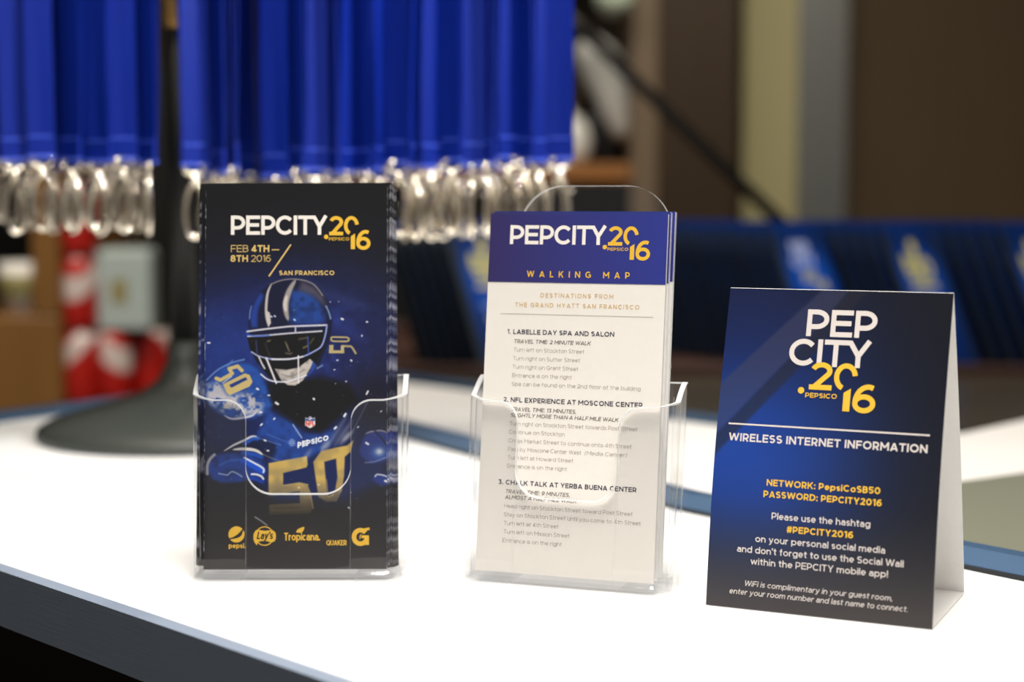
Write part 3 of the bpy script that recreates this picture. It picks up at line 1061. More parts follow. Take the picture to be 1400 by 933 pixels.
bchild(MB().prism([A[0], A[1], A[2], A[3], A[4], (1.25, .75), (1.25, 2.75), (-.36, 2.75), (-.36, 1.86)], -.03, -.006), 'dark_top', M['dark_top'])
seamL = (A[2][0] + .012, A[2][1] - .010)
bchild(MB().prism([A[0], A[1], A[2], seamL, (.9, 1.62), (.9, 2.04), (.41, 1.50), (.27, 1.47), (.173, 1.57), (-.061, 1.85), (-.25, 2.05)], -.0058, -.0012), 'white_panel', M['counter_white'])
bchild(MB().prism([seamL, A[3], A[4], (1.24, .80), (1.24, 1.85), (.905, 1.62)], -.0058, -.0010), 'grey_panel', M['grey_glass'])
rb = MB()
strip(rb, (.26, 1.485), (.173, 1.58), -.0, -.014, -.0058, .005)
strip(rb, (.173, 1.58), (-.061, 1.862), -.0, -.014, -.0058, .005)
strip(rb, (-.061, 1.862), (-.245, 2.075), -.0, -.014, -.0058, .005)
bchild(rb, 'panel_rail', M['metal_blue'])
bchild(MB().prism([(-.1, 1.85), (.35, 1.4), (.7, .75), (1.2, .8), (1.2, 2.7), (-.3, 2.7), (-.3, 2.1)], FLOOR, -.0305), 'cabinet_body', M['black_panel'])


# ------------------------------------------------------------------ acrylic leaflet holders
HOLD = {}


def make_holder(name, X, Y, Z, yaw, lean, label, cdx):
    root = empty(name, (X, Y, 0), -yaw, label, 'leaflet holder', 'clear leaflet holders on the white counter')
    cl, sl = math.cos(lean), math.sin(lean)

    def T(x, y, z):
        return (x + cdx, y * cl + z * sl, Z + z * cl - y * sl)
    t = .0029
    yf = -.004
    yb = .030
    # outer path of the pocket: back left -> front -> back right, with rim height
    cols = []
    R = .011
    hw = .0600

    def side(sgn, rev):
        c = []
        Rb = .0095
        c.append((sgn * (hw - Rb - .010), yb - .0005, .1088, (0, 1)))
        for k in range(7):
            a = PI / 2 - k / 7 * PI / 2
            c.append((sgn * (hw - Rb + Rb * math.cos(a)), yb - .0005 - Rb + Rb * math.sin(a), .1088, (sgn * math.cos(a), math.sin(a))))
        for k in range(9):
            y = yb - .0005 - Rb + (yf + R - yb + Rb) * k / 8
            c.append((sgn * hw, y, .1088 - .0108 * (k / 8) ** 1.3, (sgn, 0)))
        for k in range(1, 9):
            a = k / 8 * PI / 2
            c.append((sgn * (hw - R + R * math.cos(a)), yf + R - R * math.sin(a), .098 - .0032 * k / 8, (sgn * math.cos(a), -math.sin(a))))
        return c
    L = side(-1, False)
    rim = []
    hc, r1, r2 = .0293, .0115, .0150
    for x in np.linspace(-hw + R + .002, -hc - r1, 4)[:-1]:
        rim.append((x, .0945))
    for k in range(11):
        a = PI / 2 - k / 10 * PI / 2
        rim.append((-hc - r1 + r1 * math.cos(a) + 1e-5 * k, .0945 - r1 + r1 * math.sin(a)))
    for k in range(11):
        a = PI + k / 10 * PI / 2
        rim.append((-hc + r2 + r2 * math.cos(a) + 2e-5 * k, .0425 + r2 + r2 * math.sin(a)))
    rim = rim + [(0, .0425)] + [(-x, z) for x, z in rim[::-1]]
    F = [(x, yf, z, (0, -1)) for x, z in rim]
    cols = L + F + side(1, False)[::-1]
    mb = MB()
    rows = [0, .12, .3, .55, .8]
    outer, inner = [], []
    for (x, y, zt, n) in cols:
        dr = 1.0
        o, i = [], []
        zz = [-.004 + (zt - .0014 + .004) * r for r in rows] + [zt - .0012, zt - .0003]
        for z in zz:
            taper = 1 - .018 * (1 - max(0, z) / .1)
            o.append(T(x * taper, y, z))
            i.append(T((x - n[0] * t) * taper, y - n[1] * t, z))
        outer.append(o)
        inner.append(i)
    n = len(cols)
    nr = len(rows) + 2
    vs = [p for c in outer for p in c] + [p for c in inner for p in c]
    off = n * nr
    fs, fe = [], []
    for a in range(n - 1):
        for k in range(nr - 1):
            tgt = fe if k == nr - 2 else fs
            tgt.append((a * nr + k, (a + 1) * nr + k, (a + 1) * nr + k + 1, a * nr + k + 1))
            tgt.append((off + a * nr + k + 1, off + (a + 1) * nr + k + 1, off + (a + 1) * nr + k, off + a * nr + k))
        fe.append((a * nr + nr - 1, (a + 1) * nr + nr - 1, off + (a + 1) * nr + nr - 1, off + a * nr + nr - 1))
    fs2 = [(a * nr, off + a * nr, off + (a + 1) * nr, (a + 1) * nr) for a in range(n - 1)]
    mb.add(vs, fs + fs2, 0, True)
    mb.add([vs[i] for f in fe for i in f], [tuple(range(4 * k, 4 * k + 4)) for k in range(len(fe))], 1)
    mb.build('pocket', [M['acrylic'], M['acrylic_edge']], root)
    # back panel with arched top
    pb = MB()
    prof = [(-.0500, -.004), (.0500, -.004), (.0500, .100), (.0495, .107), (.0485, .112), (.0475, .116), (.0464, .125), (.0456, .15), (.0452, .185)]
    prof += [(.0452 - .0265 + .0265 * math.cos(a), .190 + .0275 * math.sin(a)) for a in np.linspace(0, PI / 2, 14)]
    prof += [(-x, z) for x, z in prof[2:][::-1]]
    m = len(prof)
    v0 = [T(x, yb - .0006, z) for x, z in prof]
    v1 = [T(x, yb + .0026, z) for x, z in prof]
    pb.add(v0 + v1, [tuple(range(m)), tuple(range(2 * m - 1, m - 1, -1))], 0)
    for k in range(m):
        k2 = (k + 1) % m
        pb.add([v0[k], v0[k2], v1[k2], v1[k]], [(0, 1, 2, 3)], 1 if 4 < k < m - 3 else 0)
    pb.build('back_panel', [M['acrylic'], M['acrylic_edge']], root)
    # floor of the pocket and the feet
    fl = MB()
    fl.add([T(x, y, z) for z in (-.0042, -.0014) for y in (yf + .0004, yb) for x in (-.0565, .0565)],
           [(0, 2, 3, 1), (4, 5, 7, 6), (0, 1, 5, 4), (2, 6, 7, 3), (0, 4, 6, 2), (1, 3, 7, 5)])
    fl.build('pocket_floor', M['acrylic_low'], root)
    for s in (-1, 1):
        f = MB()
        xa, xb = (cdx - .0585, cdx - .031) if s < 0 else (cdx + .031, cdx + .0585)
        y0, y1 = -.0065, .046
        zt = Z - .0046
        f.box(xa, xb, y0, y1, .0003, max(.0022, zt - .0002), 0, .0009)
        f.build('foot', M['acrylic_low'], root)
    return root, T


LP = (-.12001, .90972, .0064, -.01183, .12335)
RP = (.0275, .89077, .0065, .34438, .12878)
make_holder('leaflet_holder', *LP, 'clear acrylic leaflet holder with the dark football brochures', .0017)
make_holder('leaflet_holder', *RP, 'clear acrylic leaflet holder with the white walking map cards, arched back visible', .0002)


# ------------------------------------------------------------------ leaflets standing in the holders
def local_frame(X, Y, Z, yaw, lean):
    return Matrix.Translation((X, Y, Z)) @ Matrix.Rotation(-yaw, 4, 'Z') @ Matrix.Rotation(-lean, 4, 'X')


def folded_sheet(mb, W, H, th, panels, mi=0):
    s = th / panels
    for k in range(panels):
        mb.box(-W / 2, W / 2, k * s + .00004, (k + 1) * s - .00006, 0, H, mi)
    for sg in ((-1, 0), (1, 1)):
        x0, x1 = (-W / 2, -W / 2 + .0006) if sg[0] < 0 else (W / 2 - .0006, W / 2)
        for k in range(panels - 1):
            if k % 2 == sg[1]:
                mb.box(x0, x1, k * s + .0001, (k + 2) * s - .0001, .0002, H - .0002, mi)


W0, H0 = .1016, .2139
LF = local_frame(*LP)
NB = 17
TH = .00092
root = empty('brochure', (0, 0, 0), 0, 'front black and blue football brochure with helmeted player, in left clear holder', 'brochure', None)
root.matrix_world = LF
mb = MB()
folded_sheet(mb, W0, H0, TH, 3)
mb.build('paper', M['dark_edge'], root)
nu, nv = 376, 790
gx = np.linspace(0, 1, nu)
gz = np.linspace(0, 1, nv)
PX, PY = np.meshgrid(280 + 250 * gx, 256 + 526 * (1 - gz))
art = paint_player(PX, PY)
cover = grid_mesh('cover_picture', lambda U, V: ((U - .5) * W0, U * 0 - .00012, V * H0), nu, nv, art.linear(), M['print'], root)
S = 11.0 * .98
lx0, lz0 = -36.63, 186.0
kx = (41.27 + 36.63) / (191.5 / 25 * S)
row, city = wordmark_row()
yr, one, dot = wordmark_year()
lettering('title_lettering', place(row + city, lx0, lz0, S, kx), M['ink_white'], cover, lift=.00017)
lettering('year_lettering', place(yr, lx0, lz0 - .3, S, kx), M['ink_gold'], cover, lift=.00017, polys=[place_poly(one, lx0, lz0 - .3, S, kx), place_poly(dot, lx0, lz0 - .3, S, kx)])
lettering('sponsor_lettering', sponsor_word(lx0 + 134.3 / 25 * S * kx, lx0 + 162.3 / 25 * S * kx, lz0 - 3.2, 1.75), M['ink_gold'], cover, lift=.00017)
lettering('date_lettering', layout('FEB', -36.5, -26.78, 176.34, 3.9, .1) + layout('4TH', -25.24, -15.14, 176.34, 3.9, .2)
          + layout('8TH', -36.72, -26.96, 170.9, 3.75, .2) + layout('2016', -25.21, -14.26, 170.9, 3.75, .1) + [([(-13.8, 177.6), (-9.6, 177.6)], .5)], M['ink_pale_gold'], cover, lift=.00017)
lettering('slash_mark', [([(-3.1, 180.6), (-15.3, 162.7)], .78)], M['ink_pale_gold'], cover, lift=.00017)
lettering('city_lettering', layout('SAN FRANCISCO', -9.6, 21.15, 163.4, 2.55, .2), M['ink_pale_gold'], cover, lift=.00017)


def ring_pts(cx, cz, rx, rz, n=32, a0=0, a1=360):
    return [(cx + rx * math.cos(math.radians(a0 + (a1 - a0) * k / n)), cz + rz * math.sin(math.radians(a0 + (a1 - a0) * k / n))) for k in range(n + 1)]


# cola globe emblem: disc with a wave cut out, word below
cx, cz, r = -32.63, 19.35, 4.45
up = ring_pts(cx, cz, r, r, 24, 42, 207)[:]
up += smooth_pts([(cx - r * .88, cz - r * .46), (cx - r * .3, cz - r * .28), (cx + r * .3, cz + r * .18), (cx + r * .74, cz + r * .67)], 6)
lo = ring_pts(cx, cz, r, r, 24, 217, 390)
lo += smooth_pts([(cx + r * .80, cz + r * .42), (cx + r * .62, cz - r * .12), (cx + r * .1, cz - r * .44), (cx - r * .76, cz - r * .62)], 6)
lettering('globe_emblem', layout('pepsi.', -36.89, -27.6, 11.8, 2.7, .2), M['ink_gold'], cover, lift=.00017, polys=[up[:-1], lo[:-1]])
# crisp maker's emblem: round badge with a banner and script
cx, cz = -17.09, 18.41
banner = smooth_pts([(cx - 6.1, cz + 1.0), (cx - 4.4, cz + 3.4), (cx, cz + 2.9), (cx + 4.0, cz + 3.2), (cx + 6.1, cz + 1.6), (cx + 6.0, cz - 2.0), (cx + 4.2, cz - 3.4), (cx, cz - 2.7), (cx - 3.6, cz - 3.3), (cx - 4.2, cz - 5.0), (cx - 6.0, cz - 2.4), (cx - 6.1, cz + 1.0)], 4)
lettering('badge_emblem', [(ring_pts(cx, cz, 5.0, 5.1, 36), .55)], M['ink_gold'], cover, lift=.00017, polys=[banner[:-1]])
lettering('badge_script', layout("Lay's", cx - 4.3, cx + 4.3, cz - 1.7, 4.1, .17, 1), M['ink_black'], cover, lift=.00024)
# juice maker's word with leaf
lettering('leaf_emblem', layout('Tropicana', -6.3, 12.6, 15.9, 4.3, .17) + layout('.', 12.9, 13.4, 15.9, 4.0, .2), M['ink_gold'], cover, lift=.00017,
          polys=[smooth_pts([(.3, 20.4), (1.4, 22.2), (4.7, 23.4), (4.4, 21.4), (2.8, 20.2), (.3, 20.4)], 5)[:-1]])
# oat maker's word only
lettering('oat_word', layout('QUAKER', 17.2, 28.3, 13.2, 2.9, .17), M['ink_gold'], cover, lift=.00017)
# sports drink letter with bolt
cx, cz = 36.0, 17.8
G = arc(cx, cz, 3.6, 3.75, 40, 330, 24)
lettering('letter_emblem', [(G, 2.5), ([(cx + 3.4, cz - 4.4), (cx + 3.4, cz + .6)], 2.6), ([(cx + .6, cz + .1), (cx + 4.6, cz + .1)], 1.5), ([(cx + 1.8, cz + 3.9), (cx + 5.0, cz + 4.6)], 1.4)], M['ink_gold'], cover, lift=.00017,
          polys=[[(cx - .6, cz - 1.5), (cx + .3, cz - .2), (cx - .1, cz - .2), (cx + .8, cz + 1.9), (cx - .9, cz + .1), (cx - .3, cz + .1)]])

# brochures behind the front one
b2 = empty('brochure', (0, 0, 0), 0, 'black folded brochure fanned out behind the front one in left clear holder', 'brochure', 'black brochures stacked in the left holder')
mb = MB()
folded_sheet(mb, W0, H0, TH, 3)
mb.build('paper', M['dark_edge'], b2)
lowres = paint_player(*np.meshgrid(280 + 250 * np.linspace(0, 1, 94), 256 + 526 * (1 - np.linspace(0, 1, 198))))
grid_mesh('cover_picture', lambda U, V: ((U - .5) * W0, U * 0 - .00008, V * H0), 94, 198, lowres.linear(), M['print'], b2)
fan = [(.0012, .1), (.0024, -.2), (.0016, -.4), (.0034, -.3), (-.0042, .2), (.0040, -.5), (.0028, -.7), (-.0054, .3), (.0046, -.6), (.0036, -.9), (-.0060, .35), (.0052, -.7), (.0044, -.9), (-.0062, .3), (.0056, -.6), (.0040, -.8)]
for k in range(1, NB):
    o = b2 if k == 1 else copy_tree(b2)
    dx, ra = fan[k - 1]
    o.matrix_world = LF @ Matrix.Translation((dx, k * (TH + .00004), .0002 + .0006 * (k % 3))) @ Matrix.Rotation(math.radians(ra * .8), 4, 'Y')

# walking map cards
WR, HR = .1016, .1979
RF = local_frame(*RP)


def map_card(front):
    if front:
        r = empty('map_card', (0, 0, 0), 0, 'front white walking map card with purple heading band, in right clear holder', 'card')
    else:
        r = empty('map_card', (0, 0, 0), 0, 'white walking map card with purple heading band stacked behind the front one', 'card', 'walking map cards stacked in the right holder')
    mb = MB()
    folded_sheet(mb, WR, HR, .00098, 2)
    mb.build('paper', M['white_paper'] if not front else M['cream_paper'], r)
    n1, n2 = 24, 6
    g = np.linspace(0, 1, n1)[None, :, None]
    cA, cB = np.array([54, 46, 98]) / 255, np.array([46, 56, 142]) / 255
    c = s2l(cA + (cB - cA) * g ** .8) * np.ones((n2, 1, 1))
    z0 = .1599
    grid_mesh('heading_band', lambda U, V: ((U - .5) * WR, U * 0 - .00012, z0 + V * (HR - z0)), n1, n2, c, M['print'], r)
    if not front:
        e = MB()
        e.box(-WR / 2, WR / 2, .0, .0008, HR + .00002, HR + .00012)
        e.build('top_edge', mat_top, r)
    return r


mat_top = mat('blue_printed_edge', rgb(54, 78, 138), .5, 0, .4, .5, 500)
mc = map_card(True)
mc.matrix_world = RF
mpaper = [o for o in mc.children if o.name.startswith('paper')][0]
mband = [o for o in mc.children if o.name.startswith('heading_band')][0]
S = 10.55
lx0, lz0 = -38.9, 181.0
kx = (41.68 + 38.9) / (191.5 / 25 * S)
lettering('title_lettering', place(row + city, lx0, lz0, S, kx), M['ink_white'], mband, lift=.00017)
lettering('year_lettering', place(yr, lx0, lz0 - .3, S, kx), M['ink_gold'], mband, lift=.00017, polys=[place_poly(one, lx0, lz0 - .3, S, kx), place_poly(dot, lx0, lz0 - .3, S, kx)])
lettering('sponsor_lettering', sponsor_word(lx0 + 134.3 / 25 * S * kx, lx0 + 162.3 / 25 * S * kx, lz0 - 3.1, 1.75), M['ink_gold'], mband, lift=.00017)
lettering('heading_lettering', layout('WALKING MAP', -28.0, 30.8, 162.9, 3.45, .17, 0, True), M['ink_gold'], mband, lift=.00017)
lettering('subtitle_lettering', layout('DESTINATIONS FROM', -19.57, 22.13, 151.75, 2.4, .15, 0, True) + layout('THE GRAND HYATT SAN FRANCISCO', -34.1, 36.8, 146.3, 2.4, .15, 0, True), M['ink_tan'], mpaper)
lettering('rule', [([(-42.3, 142.3), (44.8, 142.3)], .32)], M['ink_rule'], mpaper)
HEADS = [('1. LABELLE DAY SPA AND SALON', -38.04, 23.46, 131.2), ('2. NFL EXPERIENCE AT MOSCONE CENTER', -38.7, 40.79, 93.6), ('3. CHALK TALK AT YERBA BUENA CENTER', -39.5, 39.36, 48.1)]
TIMES = [('TRAVEL TIME: 2 MINUTE WALK', -34.05, 10.26, 126.2), ('TRAVEL TIME: 13 MINUTES,', -33.96, 3.6, 88.7), ('SLIGHTLY MORE THAN A HALF MILE WALK', -33.99, 27.61, 85.4),
         ('TRAVEL TIME: 9 MINUTES,', -35.24, 1.99, 43.4), ('ALMOST A HALF MILE WALK', -35.22, 5.98, 40.2)]
STEPS = [('Turn left on Stockton Street', -33.92, 6.98, 121.5), ('Turn right on Sutter Street', -34.1, 4.75, 116.7), ('Turn right on Grant Street', -34.1, 3.96, 112), ('Entrance is on the right', -34.1, .41, 107.3),
         ('Spa can be found on the 2nd floor of the building', -34.1, 39.37, 102.6), ('Turn right on Stockton Street towards Post Street', -34.4, 38.54, 80.7), ('Continue on Stockton', -34.6, -2.29, 76.1),
         ('Cross Market Street to continue onto 4th Street', -34.63, 35.8, 71.3), ('Pass by Moscone Center West ', -34.66, 8.3, 66.6), ('Turn left at Howard Street', -34.6, 3.24, 62),
         ('Entrance is on the right', -34.7, -.12, 57.3), ('Head right on Stockton Street toward Post Street', -35.4, 37.79, 35.3), ('Stay on Stockton Street until you come to 4th Street', -35.4, 42.56, 30.6),
         ('Turn left at 4th Street', -35.3, -3.5, 25.9), ('Turn left on Mission Street', -35.2, 2.98, 21.2), ('Entrance is on the right', -35.5, -1.25, 16.4)]
for hd, tms, sps in ((0, (0, 1), (0, 5)), (1, (1, 3), (5, 11)), (2, (3, 5), (11, 16))):
    t_, a, b, z = HEADS[hd]
    lettering('destination_lettering', layout(t_, a, b, z, 2.6, .18), M['ink_navy'], mpaper)
    st = []
    for t_, a, b, z in TIMES[tms[0]:tms[1]]:
        st += layout(t_, a, b, z, 2.1, .14, 1)
    lettering('travel_time_lettering', st, M['ink_brown'], mpaper)
    st = []
    for t_, a, b, z in STEPS[sps[0]:sps[1]]:
        st += layout(t_, a, b, z, 2.22, .095)
    if hd == 1:
        st += layout('(Media Center)', 9.4, 33.1, 66.6, 2.22, .095, 1)
    lettering('directions_lettering', st, M['ink_grey'], mpaper)
m2 = map_card(False)
for k in range(1, 15):
    o = m2 if k == 1 else copy_tree(m2)
    g = k // 3
    dx = (0, .0004, -.0006, .0008, .0002)[g % 5] + .0003 * math.sin(k * 5.1)
    o.matrix_world = RF @ Matrix.Translation((dx, k * .00102 + (.0009 if k > 2 else 0) + (.0008 if k > 5 else 0), (.0002, .0010, .0022, .0026, .0030)[g]))

# ------------------------------------------------------------------ table tent
TX, TY, TYAW, TW, THT, TD, TA = .15359, .82808, .4466, .11671, .16348, .083, .035
tent = empty('table_tent', (TX, TY, 0), -TYAW, 'folded navy tent card with wireless internet information, on right of white counter', 'tent card')
SL = math.hypot(THT, TA)
BOW = .0057


def tent_y(s):
    t = s / SL
    return TA * t - BOW * math.sin(PI * min(1, max(0, t))) * (1 - .25 * t)


def tent_surf(x, z):      # z is the slant distance from the bottom edge
    return tent_y(z)


nu, nv = 140, 200
U, V = np.meshgrid(np.linspace(0, 1, nu), np.linspace(0, 1, nv))
tp = Paint(U * 116.7 - 58.35, 167.2 * V, (11, 13, 24))
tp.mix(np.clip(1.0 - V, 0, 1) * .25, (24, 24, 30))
tp.glow(-52, 92, 62, 62, (24, 66, 158), .97)
tp.glow(-30, 75, 50, 40, (26, 66, 156), .6)
tp.glow(-50, 150, 60, 40, (20, 30, 74), .6)
tp.poly([(-8.6, 167.5), (5.7, 167.5), (-14, 141), (-62, 86), (-62, 113)], (62, 62, 88), 1.0, .55)
tp.poly([(5.7, 167.5), (15.4, 167.5), (-8, 137), (-62, 75), (-62, 86), (-14, 141)], (34, 34, 44), 1.0, .62)
tp.mix(np.clip((.36 - V) / .36, 0, 1) ** 1.2 * .7, (72, 62, 58))  # reflection of the white counter painted in as a lighter bottom
ys = np.vectorize(tent_y)(V * SL)
zs = V * SL * (THT / SL)
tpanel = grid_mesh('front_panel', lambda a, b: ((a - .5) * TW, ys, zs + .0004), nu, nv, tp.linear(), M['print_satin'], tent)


def tent_sheet(name, pts_yz, th, m):
    """sheet following a line of (y, z) points"""
    mb = MB()
    n = len(pts_yz)
    loops = []
    for k, (y, z) in enumerate(pts_yz):
        a = pts_yz[max(0, k - 1)]
        b = pts_yz[min(n - 1, k + 1)]
        d = Vector((b[0] - a[0], b[1] - a[1])).normalized()
        nx, nz = -d.y * th, d.x * th
        loops.append([(-TW / 2, y, z), (TW / 2, y, z), (TW / 2, y + nx, z + nz), (-TW / 2, y + nx, z + nz)])
    mb.loft(loops, True, True)
    return mb.build(name, m, tent)


front_line = [(tent_y(s) + .00025, s * THT / SL + .0004) for s in np.linspace(0, SL, 24)]
tent_sheet('front_lining', front_line[::-1], .00035, M['white_paper'])
tent_sheet('back_panel', [(TA + .0003 + (TD - TA) * t + .003 * math.sin(PI * t), THT * (1 - t) + .0004) for t in np.linspace(0, 1, 16)], .0004, M['white_paper'])
tent_sheet('base_flap', [(.0008, .0007), (TD * .5, .0005), (TD, .0009)], .0004, M['white_paper'])
tk = np.array([0, 7, 12, 23, 30, 36, 48, 65, 87, 96, 110, 130, 150, 167.])
tsh = np.array([1.2, 1.5, 1.8, 2.5, 2.9, 3.3, 3.7, 4.2, 4.07, 4.1, 3.6, 2.6, 1.4, 0])


def tent_letters(name, strokes, m, lift=.00008, polys=()):
    o = lettering(name, strokes, m, tpanel, surf=tent_surf, lift=lift, polys=polys)
    k = THT / SL
    for v in o.data.vertices:
        v.co.z = v.co.z * k + .0004
    return o


def tl(s, a, b, z, cap, w, it=0):
    d = float(np.interp(z, tk, tsh))
    return layout(s, a + d, b + d, z, cap, w, it)


S, kx = 13.9, 1.09
tent_letters('title_lettering', place(row, -15.4, 143.1, S, kx) + place(city, -23.2 - 61.7 / 25 * S * kx, 127.7, S, kx), M['tent_white'])
yx = -12.7 - 134.9 / 25 * S * kx
yz = 115.7
tent_letters('year_lettering', place(yr, yx, yz, S * 1.02, kx), M["ink_gold"], .00018, [place_poly(one, yx, yz, S * 1.02, kx)])
tent_letters('sponsor_lettering', sponsor_word(-12.6, 3.9, 111.5, 2.5), M["ink_gold"], .00018, [ring_pts(-15.0, 115.0, 1.7, 1.7, 20)[:-1]])
tent_letters('rule', [([(-52.1, 95.9), (52.0, 95.9)], .85)], M['tent_white'])
tent_letters('heading_lettering', tl('WIRELESS INTERNET INFORMATION', -55.45, 47.3, 87, 4.15, .2), M['tent_white'])
tent_letters('network_lettering', tl('NETWORK: PepsiCoSB50', -33.5, 25.2, 65, 3.4, .2) + tl('PASSWORD: PEPCITY2016', -34.6, 26.5, 59, 3.4, .2) + tl('#PEPCITY2016', -20.7, 13.6, 41.7, 3.4, .2), M['ink_gold'])
tent_letters('message_lettering', tl('Please use the hashtag', -29.2, 21.7, 47.9, 3.5, .15) + tl('on your personal social media', -36.7, 30.2, 35.5, 3.5, .15)
             + tl("and don't forget to use the Social Wall", -45.75, 40, 29.5, 3.5, .15) + tl('within the PEPCITY mobile app!', -37.9, 32.9, 23.6, 3.5, .15), M['tent_white'])
tent_letters('footnote_lettering', tl('WiFi is complimentary in your guest room,', -40.1, 36.2, 12.1, 2.9, .13, 1) + tl('enter your room number and last name to connect.', -47.6, 44.2, 7.4, 2.9, .13, 1), M['tent_white'])


# ------------------------------------------------------------------ lanyard stand
SX, SY = -.292, 1.478
stand = empty('lanyard_stand', (SX, SY, 0), 0, 'dark grey display stand with round flared base and pole carrying the blue lanyards', 'display stand')
MB().lathe([(.001, .0006), (.128, .0006), (.130, .004), (.128, .010), (.120, .015), (.095, .023), (.065, .031), (.040, .039), (.024, .050), (.016, .066), (.0135, .085), (.001, .085)], 64).build('base', M['iron'], stand)
MB().lathe([(.0118, .0855), (.0118, .358), (.0, .358)], 24).build('pole', M['black_coat'], stand)
MB().lathe([(.0, .3583), (.0095, .3583), (.0128, .364), (.0130, .372), (.0128, .40), (.0115, .404), (.0115, .63), (.0, .63)], 24).build('brass_sleeve', M['brass'], stand)
BARS = [-.13, .0, .085]
for by in BARS:
    MB().tube([(-.40, by, .652), (.42, by, .652)], .004, 10).build('hanging_bar', M['iron'], stand)
MB().tube([(0, -.13, .641), (0, .09, .641)], .0065, 10).build('cross_arm', M['iron'], stand)
for s in (-1, 1):
    MB().tube([(s * .30, -.13, .6435), (s * .30, .09, .6435)], .0042, 8).build('spacer_arm', M['iron'], stand)


# ------------------------------------------------------------------ lanyards
def ribbon_mesh(mb, z0, z1, w, sep, sway, twist, seed):
    r = random.Random(seed)
    n = 18
    ph = r.uniform(0, 6)
    for sgn in (-1, 1):
        loops = []
        for k in range(n + 1):
            t = k / n
            z = z0 + (z1 - z0) * t
            a = twist * (t ** 1.5) * (1 if sgn < 0 else .8)
            dx = sway * math.sin(t * 3.1 + ph) * t + (r.uniform(-.0006, .0006))
            dy = sgn * (sep * t + .0009) + .0015 * math.sin(t * 5 + ph)
            ca, sa = math.cos(a), math.sin(a)
            row = []
            for (px, py) in ((-w / 2, -.0005), (0, -.0005 - .0012 * math.sin(t * 4 + ph)), (w / 2, -.0005), (w / 2, .0005), (0, .0005 - .0012 * math.sin(t * 4 + ph)), (-w / 2, .0005)):
                row.append((dx + px * ca - py * sa, dy + px * sa + py * ca, z))
            loops.append(row)
        mb.loft(loops, True, True)
    return mb


def hook_mb():
    """trigger hook: slim pear-shaped loop with a gate bar"""
    mb = MB()
    pts = []
    for k in range(24):
        a = 2 * PI * k / 24
        pts.append((.0074 * math.sin(a) * (1.05 - .2 * math.cos(a)), 0, -.0345 + .0225 * math.cos(a)))
    mb.tube(pts, .0021, 8, 0, True)
    mb.tube([(.0070, 0, -.024), (.0104, 0, -.025), (.0116, 0, -.0235)], [.0010, .0012, .0015], 6)
    return mb


def swivel_mb():
    mb = MB()
    mb.tube([(.0085 * math.cos(a), 0, -.0018 + .0042 * math.sin(a)) for a in np.linspace(0, 2 * PI, 17)[:-1]], .0014, 8, 0, True)
    mb.lathe([(.001, -.0120), (.0036, -.0118), (.0036, -.0085), (.0024, -.0078), (.0024, -.0064), (.0034, -.006), (.001, -.0058)], 12)
    return mb


hook_mesh = hook_mb()
swivel_mesh = swivel_mb()
protos = []
ZB, ZT = .2405, .6565
for s, (sep, sway, tw) in enumerate([(.0042, .002, .1), (.0042, .004, .5), (.0042, .005, -.7), (.0042, .003, 1.0)]):
    L = empty('lanyard', (0, 0, 0), 0, None, 'lanyard')
    ribbon_mesh(MB(), .019, ZT - ZB, .022, sep, sway, tw, s).build('ribbon', M['ribbon'], L)
    f = MB()
    f.box(-.0112, .0112, -.0021, .0021, .0, .0200, 0, .0009)
    f.box(-.0113, .0113, -.0024, .0024, .0002, .0030, 1, .0008)
    f.box(-.0100, .0100, -.00225, .00225, .0172, .0183, 1)
    f.build('stitched_end', [M['ribbon'], M['ribbon_fold']], L)
    swivel_mesh.build('swivel', M['nickel'], L)
    hook_mesh.build('hook', M['nickel'], L)
    protos.append(L)
used = set()


def px2x(px, D):
    return (px - 700) / FOC * D


def lanyard(px, D, yaw, kind, label, group, dz=0.0, jit=0.0):
    if kind not in used:
        used.add(kind)
        o = protos[kind]
    else:
        o = copy_tree(protos[kind])
    o.location = (px2x(px, D), D, ZB + dz)
    o.rotation_euler = (0, 0, yaw)
    o['label'] = label
    o['group'] = group
    for ch in o.children:
        if ch.name.startswith(('hook', 'swivel')):
            ch.rotation_euler = (0, 0, jit)
    return o


rr = random.Random(11)
D1, D2, D3 = SY - .13, SY, SY + .085
GL, GM, GR = 'blue lanyards hanging left of the pole', 'blue lanyards hanging just right of the pole', 'blue lanyards hanging in the wide right cluster'
TLf, TLb = 'blue lanyard with silver hook in the front row left of the pole', 'blue lanyard with silver hook in the back rows left of the pole'
TMf = 'blue lanyard with silver hook in the narrow bunch just right of the pole'
TRf, TRb = 'blue lanyard with silver hook in the front row of the wide right cluster', 'blue lanyard with silver hook in the back rows of the wide right cluster'
for px, yw, k in [(24, .35, 0), (60, .25, 0), (101, -.6, 1), (138, -.35, 0), (172, .1, 0), (204, -.7, 1)]:
    lanyard(px, D1, yw, k, TLf, GL, rr.uniform(-.002, .003), rr.uniform(-1.2, 1.2))
for i, px in enumerate(range(-14, 200, 29)):
    lanyard(px, D2, rr.uniform(-.7, .7), i % 2, TLb, GL, rr.uniform(-.004, .006), rr.uniform(-1.4, 1.4))
for i, px in enumerate(range(2, 212, 36)):
    lanyard(px, D3, rr.uniform(-.7, .7), i % 2, TLb, GL, rr.uniform(-.004, .006), rr.uniform(-1.4, 1.4))
for px, D, yw, k in [(268, D1, .5, 0), (302, D1, -1.0, 1), (322, D1, -1.2, 2), (287, D2, .5, 1), (312, D3, .7, 1), (338, D3, .9, 0)]:
    lanyard(px, D, yw, k, TMf, GM, -.006 + rr.uniform(-.004, .002), rr.uniform(-1.2, 1.2))
